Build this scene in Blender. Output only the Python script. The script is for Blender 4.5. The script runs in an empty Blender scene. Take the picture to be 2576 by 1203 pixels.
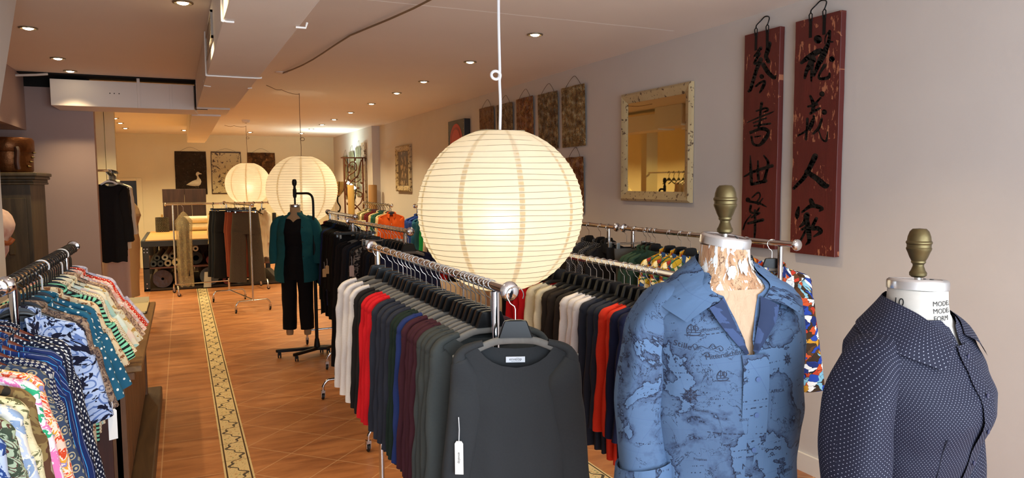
import bpy, bmesh, math, random
from mathutils import Vector, Matrix, noise
from mathutils.bvhtree import BVHTree
pi = math.pi
S = bpy.context.scene
COL = S.collection
rad = math.radians

# ------------------------------------------------------------------ camera
IW, IH, FPX = 2576.0, 1203.0, 1800.0
CAMZ = 1.90
_t, _p, _r = rad(24.75), rad(4.54), rad(0.36)
_f = Vector((math.sin(_t)*math.cos(_p), math.cos(_t)*math.cos(_p), -math.sin(_p)))
_rt = Vector((math.cos(_t), -math.sin(_t), 0.0))
_up = _rt.cross(_f)
RT = _rt*math.cos(_r) - _up*math.sin(_r)
UP = _up*math.cos(_r) + _rt*math.sin(_r)
FW = _f
CAM = Vector((0, 0, CAMZ))
cd = bpy.data.cameras.new('camera')
cam = bpy.data.objects.new('camera', cd)
COL.objects.link(cam)
m3 = Matrix((RT, UP, -FW)).transposed()
cam.matrix_world = Matrix.Translation(CAM) @ m3.to_4x4()
cd.sensor_width = 36.0
cd.lens = 36.0*FPX/IW
cd.clip_start = 0.05
S.camera = cam

def ray(px, py):
    return FW + RT*((px-IW/2)/FPX) - UP*((py-IH/2)/FPX)
def onz(px, py, z):
    d = ray(px, py); return CAM + d*((z-CAMZ)/d.z)
def ony(px, py, y):
    d = ray(px, py); return CAM + d*(y/d.y)
def onx(px, py, x):
    d = ray(px, py); return CAM + d*(x/d.x)
def ond(px, py, t):
    return CAM + ray(px, py)*t
def y_at(px, x, z):
    """y of the point (x, y, z) that stands at picture column px"""
    k = (px-IW/2)/FPX
    q = Vector((x, 0, z))-CAM
    a, b = q.dot(RT), q.dot(FW)
    return (k*b-a)/(RT.y-k*FW.y)

# ------------------------------------------------------------------ view, world, daylight
S.view_settings.view_transform = 'Standard'
S.view_settings.look = 'None'
S.view_settings.exposure = 0.62
S.view_settings.gamma = 1.0
S.view_settings.use_curve_mapping = False
S.cycles.use_denoising = True
S.cycles.max_bounces = 8
S.cycles.diffuse_bounces = 4
S.cycles.glossy_bounces = 4
S.cycles.transmission_bounces = 6
S.cycles.transparent_max_bounces = 12
S.cycles.sample_clamp_indirect = 4.0
S.cycles.caustics_reflective = False
S.cycles.caustics_refractive = False
W = bpy.data.worlds.new('world'); S.world = W
W.use_nodes = True
bg = W.node_tree.nodes['Background']
bg.inputs[0].default_value = (0.62, 0.78, 1.0, 1)
bg.inputs[1].default_value = 0.35

def area(name, loc, rot, sx, sy, power, col):
    l = bpy.data.lights.new(name, 'AREA'); l.shape = 'RECTANGLE'
    l.size, l.size_y, l.energy, l.color = sx, sy, power, col
    o = bpy.data.objects.new(name, l); o.location = loc; o.rotation_euler = rot
    COL.objects.link(o); return o
# daylight through the shop window behind the photographer
DAY = area('shop_window_daylight', (1.3, -1.72, 1.65), (rad(90), 0, 0), 4.2, 2.3, 185, (0.76, 0.88, 1.0))
WARM = (1.0, 0.75, 0.41)
SPOT_W = 46.0
LANTERN_W = 5.6

# ------------------------------------------------------------------ mesh building
class MB:
    def __init__(s):
        s.v = []; s.f = []; s.uv = []
    def add(s, vs, fs, uvs=None):
        o = len(s.v)
        s.v += [tuple(p) for p in vs]
        s.uv += list(uvs) if uvs else [(p[0]+p[1]*0.7, p[2]) for p in s.v[o:]]
        s.f += [tuple(i+o for i in f) for f in fs]
        return s
    def box(s, a, b, M=None):
        x0, y0, z0 = a; x1, y1, z1 = b
        vs = [Vector((x, y, z)) for z in (z0, z1) for y in (y0, y1) for x in (x0, x1)]
        if M: vs = [M @ p for p in vs]
        return s.add(vs, [(0,2,3,1),(4,5,7,6),(0,1,5,4),(2,6,7,3),(0,4,6,2),(1,3,7,5)])
    def grid(s, rows, uvs=None, flip=False):
        m, n = len(rows), len(rows[0])
        vs = [p for r in rows for p in r]
        fs = []
        for i in range(m-1):
            for j in range(n-1):
                q = (i*n+j, i*n+j+1, (i+1)*n+j+1, (i+1)*n+j)
                fs.append(q[::-1] if flip else q)
        return s.add(vs, fs, [u for r in uvs for u in r] if uvs else None)
    def tube(s, pts, r, n=8, cap=True, closed=False):
        pts = [Vector(p) for p in pts]; N = len(pts)
        rs = r if isinstance(r, (list, tuple)) else [r]*N
        t = []
        for i in range(N):
            a = pts[(i-1) % N] if (closed or i) else pts[0]
            b = pts[(i+1) % N] if (closed or i < N-1) else pts[-1]
            d = b-a
            t.append(d.normalized() if d.length > 1e-9 else Vector((0, 0, 1)))
        u = t[0].orthogonal().normalized()
        vs, uvs = [], []
        L = 0
        for i in range(N):
            if i:
                L += (pts[i]-pts[i-1]).length
                u = (u - t[i]*u.dot(t[i]))
                u = u.normalized() if u.length > 1e-6 else t[i].orthogonal().normalized()
            w = t[i].cross(u)
            for j in range(n):
                a = 2*pi*j/n
                vs.append(pts[i]+(u*math.cos(a)+w*math.sin(a))*rs[i]); uvs.append((j/n*2*pi*rs[i], L))
        fs = []
        for i in range(N if closed else N-1):
            k = (i+1) % N
            for j in range(n):
                fs.append((i*n+j, i*n+(j+1) % n, k*n+(j+1) % n, k*n+j))
        if cap and not closed:
            fs.append(tuple(range(n-1, -1, -1))); fs.append(tuple(range((N-1)*n, N*n)))
        return s.add(vs, fs, uvs)
    def lathe(s, prof, n=24, M=None, a0=0, a1=2*pi):
        full = abs(a1-a0-2*pi) < 1e-6
        rows = []
        for r, z in prof:
            rows.append([Vector((r*math.cos(a0+(a1-a0)*j/n), r*math.sin(a0+(a1-a0)*j/n), z)) for j in range(n+1)])
        if M: rows = [[M @ p for p in r] for r in rows]
        uvs = [[(j/n*2*pi*max(0.02, prof[i][0]), prof[i][1]) for j in range(n+1)] for i in range(len(rows))]
        return s.grid(rows, uvs)
    def disc(s, c, r, nrm, n=20, h=0.0):
        c = Vector(c); nrm = Vector(nrm).normalized()
        u = nrm.orthogonal().normalized(); w = nrm.cross(u)
        ring = [c+nrm*h+(u*math.cos(2*pi*j/n)+w*math.sin(2*pi*j/n))*r for j in range(n)]
        if h:
            base = [p-nrm*h for p in ring]
            return s.add(base+ring, [tuple(range(n, 2*n))]+[(j, (j+1) % n, n+(j+1) % n, n+j) for j in range(n)])
        return s.add(ring, [tuple(range(n))])
    def prism(s, poly, d):
        """polygon (list of Vector) pushed along d"""
        n = len(poly); d = Vector(d)
        a = [Vector(p) for p in poly]; b = [p+d for p in a]
        return s.add(a+b, [tuple(range(n-1, -1, -1)), tuple(range(n, 2*n))]+[(j, (j+1) % n, n+(j+1) % n, n+j) for j in range(n)])
    def build(s, name, mat, parent=None, smooth=True, ang=40, bevel=0):
        me = bpy.data.meshes.new(name)
        me.from_pydata(s.v, [], s.f)
        ul = me.uv_layers.new(name='UVMap')
        idx = [0]*len(me.loops); me.loops.foreach_get('vertex_index', idx)
        flat = []
        for i in idx: flat += s.uv[i]
        ul.data.foreach_set('uv', flat)
        if smooth:
            me.polygons.foreach_set('use_smooth', [True]*len(me.polygons))
            me.set_sharp_from_angle(angle=rad(ang))
        me.materials.append(mat)
        o = bpy.data.objects.new(name, me); COL.objects.link(o)
        if parent: o.parent = parent
        if bevel:
            b = o.modifiers.new('bevel', 'BEVEL'); b.width = bevel; b.segments = 2; b.limit_method = 'ANGLE'
        return o

LABELS = {}
def tag(o, label, cat, group=None, kind=None):
    o['label'] = label; o['category'] = cat
    if group: o['group'] = group
    if kind: o['kind'] = kind
    LABELS.setdefault(label, []).append(o.name)
    return o
def thing(name, label, cat, loc=(0, 0, 0), rz=0.0, group=None):
    o = bpy.data.objects.new(name, None); COL.objects.link(o)
    o.empty_display_size = 0.1
    o.location = loc; o.rotation_euler = (0, 0, rz)
    return tag(o, label, cat, group)
def struct(o):
    o['kind'] = 'structure'; return o
def dup(root, loc, rz=0.0):
    r = root.copy(); COL.objects.link(r); r.location = loc; r.rotation_euler = (0, 0, rz)
    for ch in list(root.children):
        c = ch.copy(); COL.objects.link(c); c.parent = r
        for g in list(ch.children):
            d = g.copy(); COL.objects.link(d); d.parent = c
    return r
def lerp(a, b, t): return a+(b-a)*t
def sm(t):
    t = max(0.0, min(1.0, t)); return t*t*(3-2*t)
def spline(pts, k=6):
    """Catmull-Rom through points"""
    P = [Vector(p) for p in pts]
    P = [P[0]*2-P[1]]+P+[P[-1]*2-P[-2]]
    out = []
    for i in range(1, len(P)-2):
        a, b, c, d = P[i-1:i+3]
        for j in range(k):
            t = j/k
            out.append(0.5*((2*b)+(c-a)*t+(2*a-5*b+4*c-d)*t*t+(3*b-a-3*c+d)*t**3))
    out.append(P[-2]); return out
def interp(x, xs, ys):
    if x <= xs[0]: return ys[0]
    for i in range(len(xs)-1):
        if x <= xs[i+1]:
            t = (x-xs[i])/(xs[i+1]-xs[i]); return lerp(ys[i], ys[i+1], sm(t)*0.5+t*0.5)
    return ys[-1]
ORD = 'zeroth first second third fourth fifth sixth seventh eighth ninth tenth eleventh twelfth thirteenth fourteenth fifteenth sixteenth seventeenth eighteenth nineteenth twentieth twenty-first twenty-second twenty-third twenty-fourth twenty-fifth'.split()

# ------------------------------------------------------------------ materials
def lin(c):
    if isinstance(c, str):
        c = tuple(int(c[i:i+2], 16)/255 for i in (0, 2, 4))
    return tuple((x/12.92 if x <= 0.04045 else ((x+0.055)/1.055)**2.4) for x in c[:3])+(1.0,)
class G:
    def __init__(s, name):
        s.m = bpy.data.materials.new(name); s.m.use_nodes = True
        s.t = s.m.node_tree; s.N = s.t.nodes
        s.b = s.N['Principled BSDF']; s.out = s.N['Material Output']
    def n(s, typ, **kw):
        x = s.N.new('ShaderNode'+typ)
        for k, v in kw.items(): setattr(x, k, v)
        return x
    def put(s, sock, v):
        if v is None: return
        if hasattr(v, 'is_output'): s.t.links.new(v, sock)
        elif isinstance(v, str): sock.default_value = lin(v)
        else: sock.default_value = v
    def math(s, op, a, b=None, c=None, clamp=False):
        x = s.n('Math', operation=op, use_clamp=clamp)
        for i, v in enumerate((a, b, c)): s.put(x.inputs[i], v)
        return x.outputs[0]
    def vmath(s, op, a, b=None):
        x = s.n('VectorMath', operation=op)
        s.put(x.inputs[0], a)
        if b is not None: s.put(x.inputs[1], b)
        return x.outputs[1] if op in ('LENGTH', 'DISTANCE', 'DOT_PRODUCT') else x.outputs[0]
    def mix(s, f, a, b):
        x = s.n('Mix', data_type='RGBA')
        s.put(x.inputs[0], f); s.put(x.inputs[6], a); s.put(x.inputs[7], b)
        return x.outputs[2]
    def ramp(s, f, stops, interp='LINEAR'):
        x = s.n('ValToRGB'); r = x.color_ramp; r.interpolation = interp
        while len(r.elements) < len(stops): r.elements.new(0.5)
        for e, (p, c) in zip(r.elements, stops):
            e.position = p; e.color = lin(c) if isinstance(c, str) else c
        s.put(x.inputs[0], f); return x.outputs[0]
    def uv(s): return s.n('TexCoord').outputs['UV']
    def obj(s): return s.n('TexCoord').outputs['Object']
    def pos(s): return s.n('NewGeometry').outputs['Position']
    def sep(s, v):
        x = s.n('SeparateXYZ'); s.put(x.inputs[0], v); return x.outputs
    def comb(s, a, b, c=0.0):
        x = s.n('CombineXYZ')
        for i, v in enumerate((a, b, c)): s.put(x.inputs[i], v)
        return x.outputs[0]
    def noise(s, vec, scale, detail=3.0, rough=0.5, dist=0.0):
        x = s.n('TexNoise')
        s.put(x.inputs['Vector'], vec); s.put(x.inputs['Scale'], scale); s.put(x.inputs['Detail'], detail)
        s.put(x.inputs['Roughness'], rough); s.put(x.inputs['Distortion'], dist)
        return x.outputs[0]
    def vor(s, vec, scale, feature='F1'):
        x = s.n('TexVoronoi', feature=feature)
        s.put(x.inputs['Vector'], vec); s.put(x.inputs['Scale'], scale)
        return x.outputs
    def less(s, a, b): return s.math('LESS_THAN', a, b)
    def bump(s, h, strength=0.3, dist=0.01):
        x = s.n('Bump'); s.put(x.inputs['Height'], h); x.inputs['Strength'].default_value = strength
        x.inputs['Distance'].default_value = dist
        s.t.links.new(x.outputs[0], s.b.inputs['Normal'])
    def set(s, color=None, rough=0.6, metal=0.0, **kw):
        if color is not None: s.put(s.b.inputs['Base Color'], color)
        s.put(s.b.inputs['Roughness'], rough); s.put(s.b.inputs['Metallic'], metal)
        for k, v in kw.items(): s.put(s.b.inputs[k.replace('_', ' ')], v)
        return s.m
CACHE = {}
def plain(name, color, rough=0.6, metal=0.0, var=0.0, scale=8.0, bump=0.0, bscale=60.0, **kw):
    if name in CACHE: return CACHE[name]
    g = G(name); c = lin(color)
    if var:
        d = tuple(x*(1-var) for x in c[:3])+(1,); e = tuple(min(1, x*(1+var)) for x in c[:3])+(1,)
        c = g.mix(g.noise(g.obj(), scale, 4), d, e)
    if bump: g.bump(g.noise(g.obj(), bscale, 3), bump, 0.004)
    CACHE[name] = g.set(c, rough, metal, **kw); return CACHE[name]

def fabric(name, fn, rough=0.88, wr=0.35, weave=0.15, sheen=0.0):
    """cloth: fn(g, uv) gives the colour; uv is in metres on the cloth"""
    if name in CACHE: return CACHE[name]
    g = G(name); uv = g.uv()
    col = fn(g, uv)
    h1 = g.noise(uv, 9.0, 3, 0.5, 0.6); h2 = g.noise(uv, 420.0, 1)
    h = g.math('ADD', g.math('MULTIPLY', h1, 1.0), g.math('MULTIPLY', h2, weave*0.12))
    g.bump(h, wr, 0.02)
    g.set(col, rough)
    g.b.inputs['Specular IOR Level'].default_value = 0.25
    if sheen: g.b.inputs['Sheen Weight'].default_value = sheen
    CACHE[name] = g.m; return g.m
def c_plain(col, var=0.12):
    def f(g, uv):
        c = lin(col)
        return g.mix(g.noise(uv, 160.0, 2, 0.7), tuple(x*(1-var) for x in c[:3])+(1,), tuple(min(1, x*(1+var)) for x in c[:3])+(1,))
    return f
def _lat(g, u, v, r):
    a = g.math('SUBTRACT', g.math('FRACT', u), 0.5); b = g.math('SUBTRACT', g.math('FRACT', v), 0.5)
    return g.less(g.math('ADD', g.math('MULTIPLY', a, a), g.math('MULTIPLY', b, b)), r*r)
def c_dots(base, dot, sp, r, oval=1.0):
    def f(g, uv):
        x, y, _ = g.sep(uv)
        u = g.math('DIVIDE', x, sp); v = g.math('DIVIDE', y, sp*oval)
        m = g.math('MAXIMUM', _lat(g, u, v, r), _lat(g, g.math('ADD', u, 0.5), g.math('ADD', v, 0.5), r))
        return g.mix(m, base, dot)
    return f
def c_stripe(stops, period, axis=0, wob=0.0):
    def f(g, uv):
        x = g.sep(uv)[axis]
        if wob: x = g.math('ADD', x, g.math('MULTIPLY', g.noise(uv, 6.0), wob))
        return g.ramp(g.math('FRACT', g.math('DIVIDE', x, period)), stops, 'CONSTANT')
    return f
def c_plaid(base, c1, c2, period):
    def f(g, uv):
        x, y, _ = g.sep(uv)
        a = g.less(g.math('FRACT', g.math('DIVIDE', x, period)), 0.45)
        b = g.less(g.math('FRACT', g.math('DIVIDE', y, period)), 0.4)
        return g.mix(g.math('MULTIPLY', a, 0.6), g.mix(g.math('MULTIPLY', b, 0.6), base, c1), c2)
    return f
def c_cells(cols, scale, dist=0.02, line=None, lw=0.03, stretch=(1, 1)):
    def f(g, uv):
        nv = g.n('TexNoise'); g.put(nv.inputs['Vector'], uv); nv.inputs['Scale'].default_value = scale*0.6
        w = g.vmath('ADD', uv, g.vmath('MULTIPLY', nv.outputs[1], (dist, dist, 0)))
        w = g.vmath('MULTIPLY', w, (stretch[0], stretch[1], 1))
        o = g.vor(w, scale)
        k = len(cols)
        c = g.ramp(g.sep(o['Color'])[0], [(i/k, x) for i, x in enumerate(cols)], 'CONSTANT')
        if line:
            e = g.vor(w, scale, 'DISTANCE_TO_EDGE')['Distance']
            c = g.mix(g.less(e, lw), c, line)
        return c
    return f
def c_noise(cols, scale, dist=0.5, detail=4, hard=True, lo=0.32, hi=0.68):
    def f(g, uv):
        n = g.noise(uv, scale, detail, 0.55, dist)
        k = len(cols)
        return g.ramp(n, [(lo+(hi-lo)*i/max(1, k-1) if i else 0.0, x) for i, x in enumerate(cols)], 'CONSTANT' if hard else 'LINEAR')
    return f
def c_paisley(base, c2, c3, scale):
    def f(g, uv):
        nv = g.n('TexNoise'); g.put(nv.inputs['Vector'], uv); nv.inputs['Scale'].default_value = scale*0.5
        w = g.vmath('ADD', uv, g.vmath('MULTIPLY', nv.outputs[1], (0.7/scale, 0.7/scale, 0)))
        d = g.vor(w, scale)['Distance']
        ring = g.less(g.math('FRACT', g.math('MULTIPLY', d, 3.6)), 0.30)
        big = g.math('GREATER_THAN', g.noise(uv, scale*0.9, 3, 0.6, 1.5), 0.56)
        return g.mix(big, g.mix(ring, base, c2), c3)
    return f
def c_micro(base, c2, sp):
    def f(g, uv):
        x, y, _ = g.sep(uv)
        u = g.math('DIVIDE', x, sp); v = g.math('DIVIDE', y, sp)
        a = g.math('ABSOLUTE', g.math('SUBTRACT', g.math('FRACT', u), 0.5)); b = g.math('ABSOLUTE', g.math('SUBTRACT', g.math('FRACT', v), 0.5))
        dia = g.less(g.math('ABSOLUTE', g.math('SUBTRACT', g.math('ADD', a, b), 0.3)), 0.09)
        m = g.math('MAXIMUM', dia, g.less(g.math('ADD', a, b), 0.1))
        return g.mix(m, base, c2)
    return f
def c_medal(base, c2, c3, sp):
    def f(g, uv):
        x, y, _ = g.sep(uv)
        u = g.math('DIVIDE', x, sp); v = g.math('DIVIDE', y, sp)
        r1 = _lat(g, u, v, 0.30); r2 = _lat(g, u, v, 0.22); r3 = _lat(g, u, v, 0.10)
        a = g.math('ABSOLUTE', g.math('SUBTRACT', g.math('FRACT', g.math('ADD', u, 0.5)), 0.5)); b = g.math('ABSOLUTE', g.math('SUBTRACT', g.math('FRACT', g.math('ADD', v, 0.5)), 0.5))
        dia = g.less(g.math('ADD', a, b), 0.2)
        c = g.mix(dia, base, c3)
        return g.mix(r3, g.mix(r2, g.mix(r1, c, c2), base), c2)
    return f
def c_map(g, uv):
    n = g.noise(uv, 5.6, 10, 0.60, 0.4)
    d = g.math('SUBTRACT', n, 0.5)
    ad = g.math('ABSOLUTE', d)
    coast = g.less(ad, 0.0058)
    land = g.math('GREATER_THAN', d, 0.0)
    shade = g.math('MULTIPLY', land, g.math('SUBTRACT', 1.0, g.math('DIVIDE', ad, 0.05), clamp=True))
    patch = g.math('MULTIPLY', land, 0.22)
    n2 = g.noise(uv, 13.0, 6, 0.6, 0.8)
    river = g.math('MULTIPLY', g.less(g.math('ABSOLUTE', g.math('SUBTRACT', n2, 0.5)), 0.0045), land)
    x, y, _ = g.sep(uv)
    p = g.math('ADD', x, g.math('MULTIPLY', y, 0.35)); q = g.math('SUBTRACT', y, g.math('MULTIPLY', x, 0.12))
    grid = g.math('MAXIMUM', g.less(g.math('FRACT', g.math('MULTIPLY', p, 11.0)), 0.012), g.less(g.math('FRACT', g.math('MULTIPLY', q, 13.0)), 0.014))
    row = g.less(g.math('FRACT', g.math('MULTIPLY', q, 62.0)), 0.16)
    scrib = g.math('MULTIPLY', row, g.math('GREATER_THAN', g.noise(g.comb(g.math('MULTIPLY', x, 260.0), g.math('MULTIPLY', q, 62.0)), 1.0, 1), 0.53))
    scrib = g.math('MULTIPLY', scrib, g.math('GREATER_THAN', g.noise(uv, 16.0, 1), 0.60))
    c = g.mix(patch, '4e6685', '2e384d')
    c = g.mix(g.math('MULTIPLY', shade, 0.75), c, '27324d')
    c = g.mix(g.math('MULTIPLY', grid, 0.35), c, '3a4b70')
    m = g.math('MAXIMUM', coast, g.math('MAXIMUM', river, scrib))
    return g.mix(g.math('MULTIPLY', m, 0.9), c, '141a2e')

CHROME = plain('chrome_metal', (0.86, 0.86, 0.87), 0.10, 1.0)
ALU = plain('brushed_aluminium', (0.86, 0.87, 0.88), 0.24, 1.0)
BRASS = plain('aged_brass', (0.40, 0.35, 0.24), 0.45, 1.0, var=0.35, scale=30, bump=0.15)
WIRE = plain('steel_wire', (0.75, 0.74, 0.72), 0.22, 1.0)
BLACKP = plain('black_plastic', (0.035, 0.035, 0.04), 0.32)
BLACKG = plain('glossy_black_plastic', (0.05, 0.05, 0.055), 0.3, Specular_IOR_Level=0.25)
FLOCK = plain('grey_flocked_plastic', (0.43, 0.42, 0.40), 0.85, var=0.22, scale=60)
MAHOG = plain('mahogany_wood', (0.33, 0.12, 0.07), 0.3, var=0.2, scale=12)
RUBBER = plain('black_rubber', (0.04, 0.04, 0.042), 0.6)
STEELD = plain('dark_painted_steel', (0.17, 0.18, 0.19), 0.5, 0.3, var=0.1)
PAPERT = plain('tag_paper', (0.90, 0.88, 0.85), 0.8)
STRING = plain('white_string', (0.9, 0.9, 0.92), 0.8)
BLACKI = plain('black_iron', (0.03, 0.03, 0.032), 0.5, 0.4)
INK = plain('black_ink', (0.06, 0.06, 0.07), 0.7)
CREAM = plain('cream_paper', (0.90, 0.84, 0.66), 0.8)
KRAFT = plain('kraft_paper', (0.72, 0.57, 0.34), 0.8, var=0.08)
# ------------------------------------------------------------------ room shell
CH = 3.04            # ceiling
XR, XF, YF, YB = 3.64, 3.50, 18.2, -1.9
def wall_paint(name, col, sc=3.0):
    g = G(name); c = lin(col)
    n = g.noise(g.pos(), sc, 4)
    g.bump(g.noise(g.pos(), 130.0, 2), 0.06, 0.004)
    return g.set(g.mix(n, tuple(x*0.95 for x in c[:3])+(1,), tuple(min(1, x*1.04) for x in c[:3])+(1,)), 0.75)
PAINT = wall_paint('warm_white_wall_paint', 'c6beb8')
MAUVE = wall_paint('mauve_wall_paint', 'a8918a')
CREAMW = wall_paint('cream_wall_paint', 'ded3b4')
DUCTP = wall_paint('painted_duct_metal', 'e8e0d8')
DARKV = plain('gap_shade_black', (0.02, 0.018, 0.016), 0.9)  # black that paints the dark of gaps, joints and holes

def ceiling_mat():
    g = G('painted_ceiling'); x, y, z = g.sep(g.pos())
    base = g.mix(g.noise(g.pos(), 1.3, 3), 'e6dcd3', 'eee5dc')
    wob = g.math('MULTIPLY', g.math('SUBTRACT', g.noise(g.pos(), 2.0, 2), 0.5), 0.05)
    d = g.math('ABSOLUTE', g.math('SUBTRACT', g.math('ADD', y, wob), 4.52))
    on = g.math('MULTIPLY', g.less(d, 0.011), g.less(x, 3.45))
    dark = g.math('GREATER_THAN', g.noise(g.pos(), 9.0, 3), 0.66)
    seam = g.mix(dark, 'fffdfa', '4a4038')
    g.bump(g.noise(g.pos(), 90.0, 2), 0.05, 0.004)
    return g.set(g.mix(on, base, seam), 0.8)
def floor_mat():
    g = G('terracotta_floor_tiles'); x, y, z = g.sep(g.pos())
    s = 0.382
    # diagonal tiles beyond the border, square ones before it
    u = g.math('DIVIDE', g.math('ADD', g.math('SUBTRACT', x, 0.365), g.math('SUBTRACT', y, 5.394)), s*1.4142)
    v = g.math('DIVIDE', g.math('SUBTRACT', g.math('SUBTRACT', x, 0.365), g.math('SUBTRACT', y, 5.394)), s*1.4142)
    us = g.math('DIVIDE', g.math('ADD', x, 0.19), s); vs = g.math('DIVIDE', y, s)
    right = g.math('GREATER_THAN', x, 0.27)
    def pick(a, b): return g.math('ADD', g.math('MULTIPLY', a, right), g.math('MULTIPLY', b, g.math('SUBTRACT', 1.0, right)))
    U, V = pick(u, us), pick(v, vs)
    def edge(t):
        f = g.math('FRACT', t); return g.math('MINIMUM', f, g.math('SUBTRACT', 1.0, f))
    e = g.math('MINIMUM', edge(U), edge(V))
    grout = g.less(e, 0.010)
    cell = g.n('TexWhiteNoise'); cell.noise_dimensions = '2D'
    g.put(cell.inputs['Vector'], g.comb(g.math('FLOOR', U), g.math('FLOOR', V)))
    str_ = g.noise(g.vmath('MULTIPLY', g.pos(), (1.2, 5.5, 1)), 1.6, 6, 0.62, 0.5)
    c = g.ramp(str_, [(0.25, '7c492a'), (0.42, 'a2683f'), (0.58, 'b97b4c'), (0.78, 'ca9466')])
    c = g.mix(g.math('MULTIPLY', cell.outputs[0], 0.22), c, 'a0623a')
    fine = g.noise(g.pos(), 14.0, 5, 0.6)
    c = g.mix(g.math('MULTIPLY', g.math('SUBTRACT', fine, 0.35, clamp=True), 0.4), c, '96592f')
    c = g.mix(g.math('MULTIPLY', grout, 0.55), c, 'd8b084')
    # border strips of cream tiles painted with a winding vine
    for x0 in (0.276, 2.36):
        dx = g.math('SUBTRACT', x, x0); adx = g.math('ABSOLUTE', dx)
        t = g.math('DIVIDE', g.math('SUBTRACT', y, 5.166), 0.355)
        ft = g.math('FRACT', t)
        ph = g.math('MULTIPLY', ft, 2*pi)
        wave = g.math('MULTIPLY', g.math('SINE', ph), 0.044)
        wob = g.math('MULTIPLY', g.math('SINE', g.math('MULTIPLY', ph, 4.0)), 0.013)
        wv = g.math('ADD', wave, wob)
        dv = g.math('ADD', g.math('MULTIPLY', g.math('COSINE', ph), 0.044*2*pi/0.355), g.math('MULTIPLY', g.math('COSINE', g.math('MULTIPLY', ph, 4.0)), 0.013*8*pi/0.355))
        slope = g.math('SQRT', g.math('ADD', 1.0, g.math('MULTIPLY', dv, dv)))
        line = g.less(g.math('ABSOLUTE', g.math('SUBTRACT', dx, wv)), g.math('MULTIPLY', g.math('ADD', 0.0042, g.math('MULTIPLY', g.math('POWER', g.math('ABSOLUTE', wave), 2.0), 3.2)), slope))
        flo = g.noise(g.pos(), 38.0, 3, 0.6)
        tile = g.mix(g.noise(g.pos(), 5.0, 3), 'd2b983', 'e3cfa0')
        tile = g.mix(g.math('MULTIPLY', g.math('GREATER_THAN', flo, 0.60), g.less(adx, 0.055)), tile, 'b48a5a')
        tile = g.mix(g.math('MULTIPLY', g.less(flo, 0.37), g.less(adx, 0.058)), tile, '7f8a5e')
        tile = g.mix(line, tile, '4a463e')
        tile = g.mix(g.less(edge(t), 0.010), tile, '9a845a')
        tile = g.mix(g.math('MULTIPLY', g.math('GREATER_THAN', adx, 0.068), g.less(adx, 0.078)), tile, '3b2a1c')
        c = g.mix(g.less(adx, 0.090), c, tile)
    g.bump(g.math('ADD', g.math('MULTIPLY', grout, -0.4), g.math('MULTIPLY', fine, 0.3)), 0.15, 0.004)
    return g.set(c, 0.42)

def quad_wall(name, pts, mat, d=None):
    m = MB()
    if d is None: m.add([Vector(p) for p in pts], [tuple(range(len(pts)))])
    else: m.prism([Vector(p) for p in pts], d)
    return struct(m.build(name, mat, smooth=False))
struct(MB().box((-2.3, YB-0.2, -0.12), (XR+0.3, YF+3.2, 0.0)).build('floor', floor_mat(), smooth=False))
struct(MB().box((-2.3, YB-0.2, CH), (XR+0.3, YF+0.2, CH+0.12)).build('ceiling', ceiling_mat(), smooth=False))
quad_wall('wall_right', [(XR, YB, 0), (XR, 8.92, 0), (XR, 8.92, CH), (XR, YB, CH)], PAINT, (0.2, 0, 0))
quad_wall('wall_right_middle', [(XR+0.018, 8.92, 0), (XR+0.018, 14.25, 0), (XR+0.018, 14.25, CH), (XR+0.018, 8.92, CH)], PAINT, (0.2, 0, 0))
quad_wall('wall_right_far', [(XF, 14.25, 0), (XF, YF+0.15, 0), (XF, YF+0.15, CH), (XF, 14.25, CH)], PAINT, (0.4, 0, 0))
# back wall with a doorway
DX0, DX1, DH = -1.30, -0.905, 1.985
m = MB().box((-2.3, YF, 0), (DX0-0.45, YF+0.15, CH)).box((DX1, YF, 0), (XF, YF+0.15, CH)).box((DX0-0.45, YF, DH), (DX1, YF+0.15, CH))
struct(m.build('wall_back', CREAMW, smooth=False))
m = MB().box((DX1, YF-0.03, 0), (DX1+0.11, YF-0.001, DH+0.06)).box((DX0-0.5, YF-0.03, DH), (DX1, YF-0.001, DH+0.06))
struct(m.build('trim_1', plain('cream_door_casing', 'e0d5b4', 0.5), smooth=False, bevel=0.006))
quad_wall('wall_passage', [(-2.3, YF+1.6, 0), (-0.7, YF+1.6, 0), (-0.7, YF+1.6, 2.4), (-2.3, YF+1.6, 2.4)], plain('grey_passage_wall', '7d7a72', 0.8), (0, 0.1, 0))
quad_wall('wall_passage_side', [(-0.88, YF+0.15, 0), (-0.88, YF+1.6, 0), (-0.88, YF+1.6, 2.4), (-0.88, YF+0.15, 2.4)], CACHE['grey_passage_wall'], (0.1, 0, 0))
quad_wall('ceiling_passage', [(-2.3, YF+0.15, 2.4), (-0.78, YF+0.15, 2.4), (-0.78, YF+1.7, 2.4), (-2.3, YF+1.7, 2.4)], CACHE['grey_passage_wall'], (0, 0, 0.1))
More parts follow.
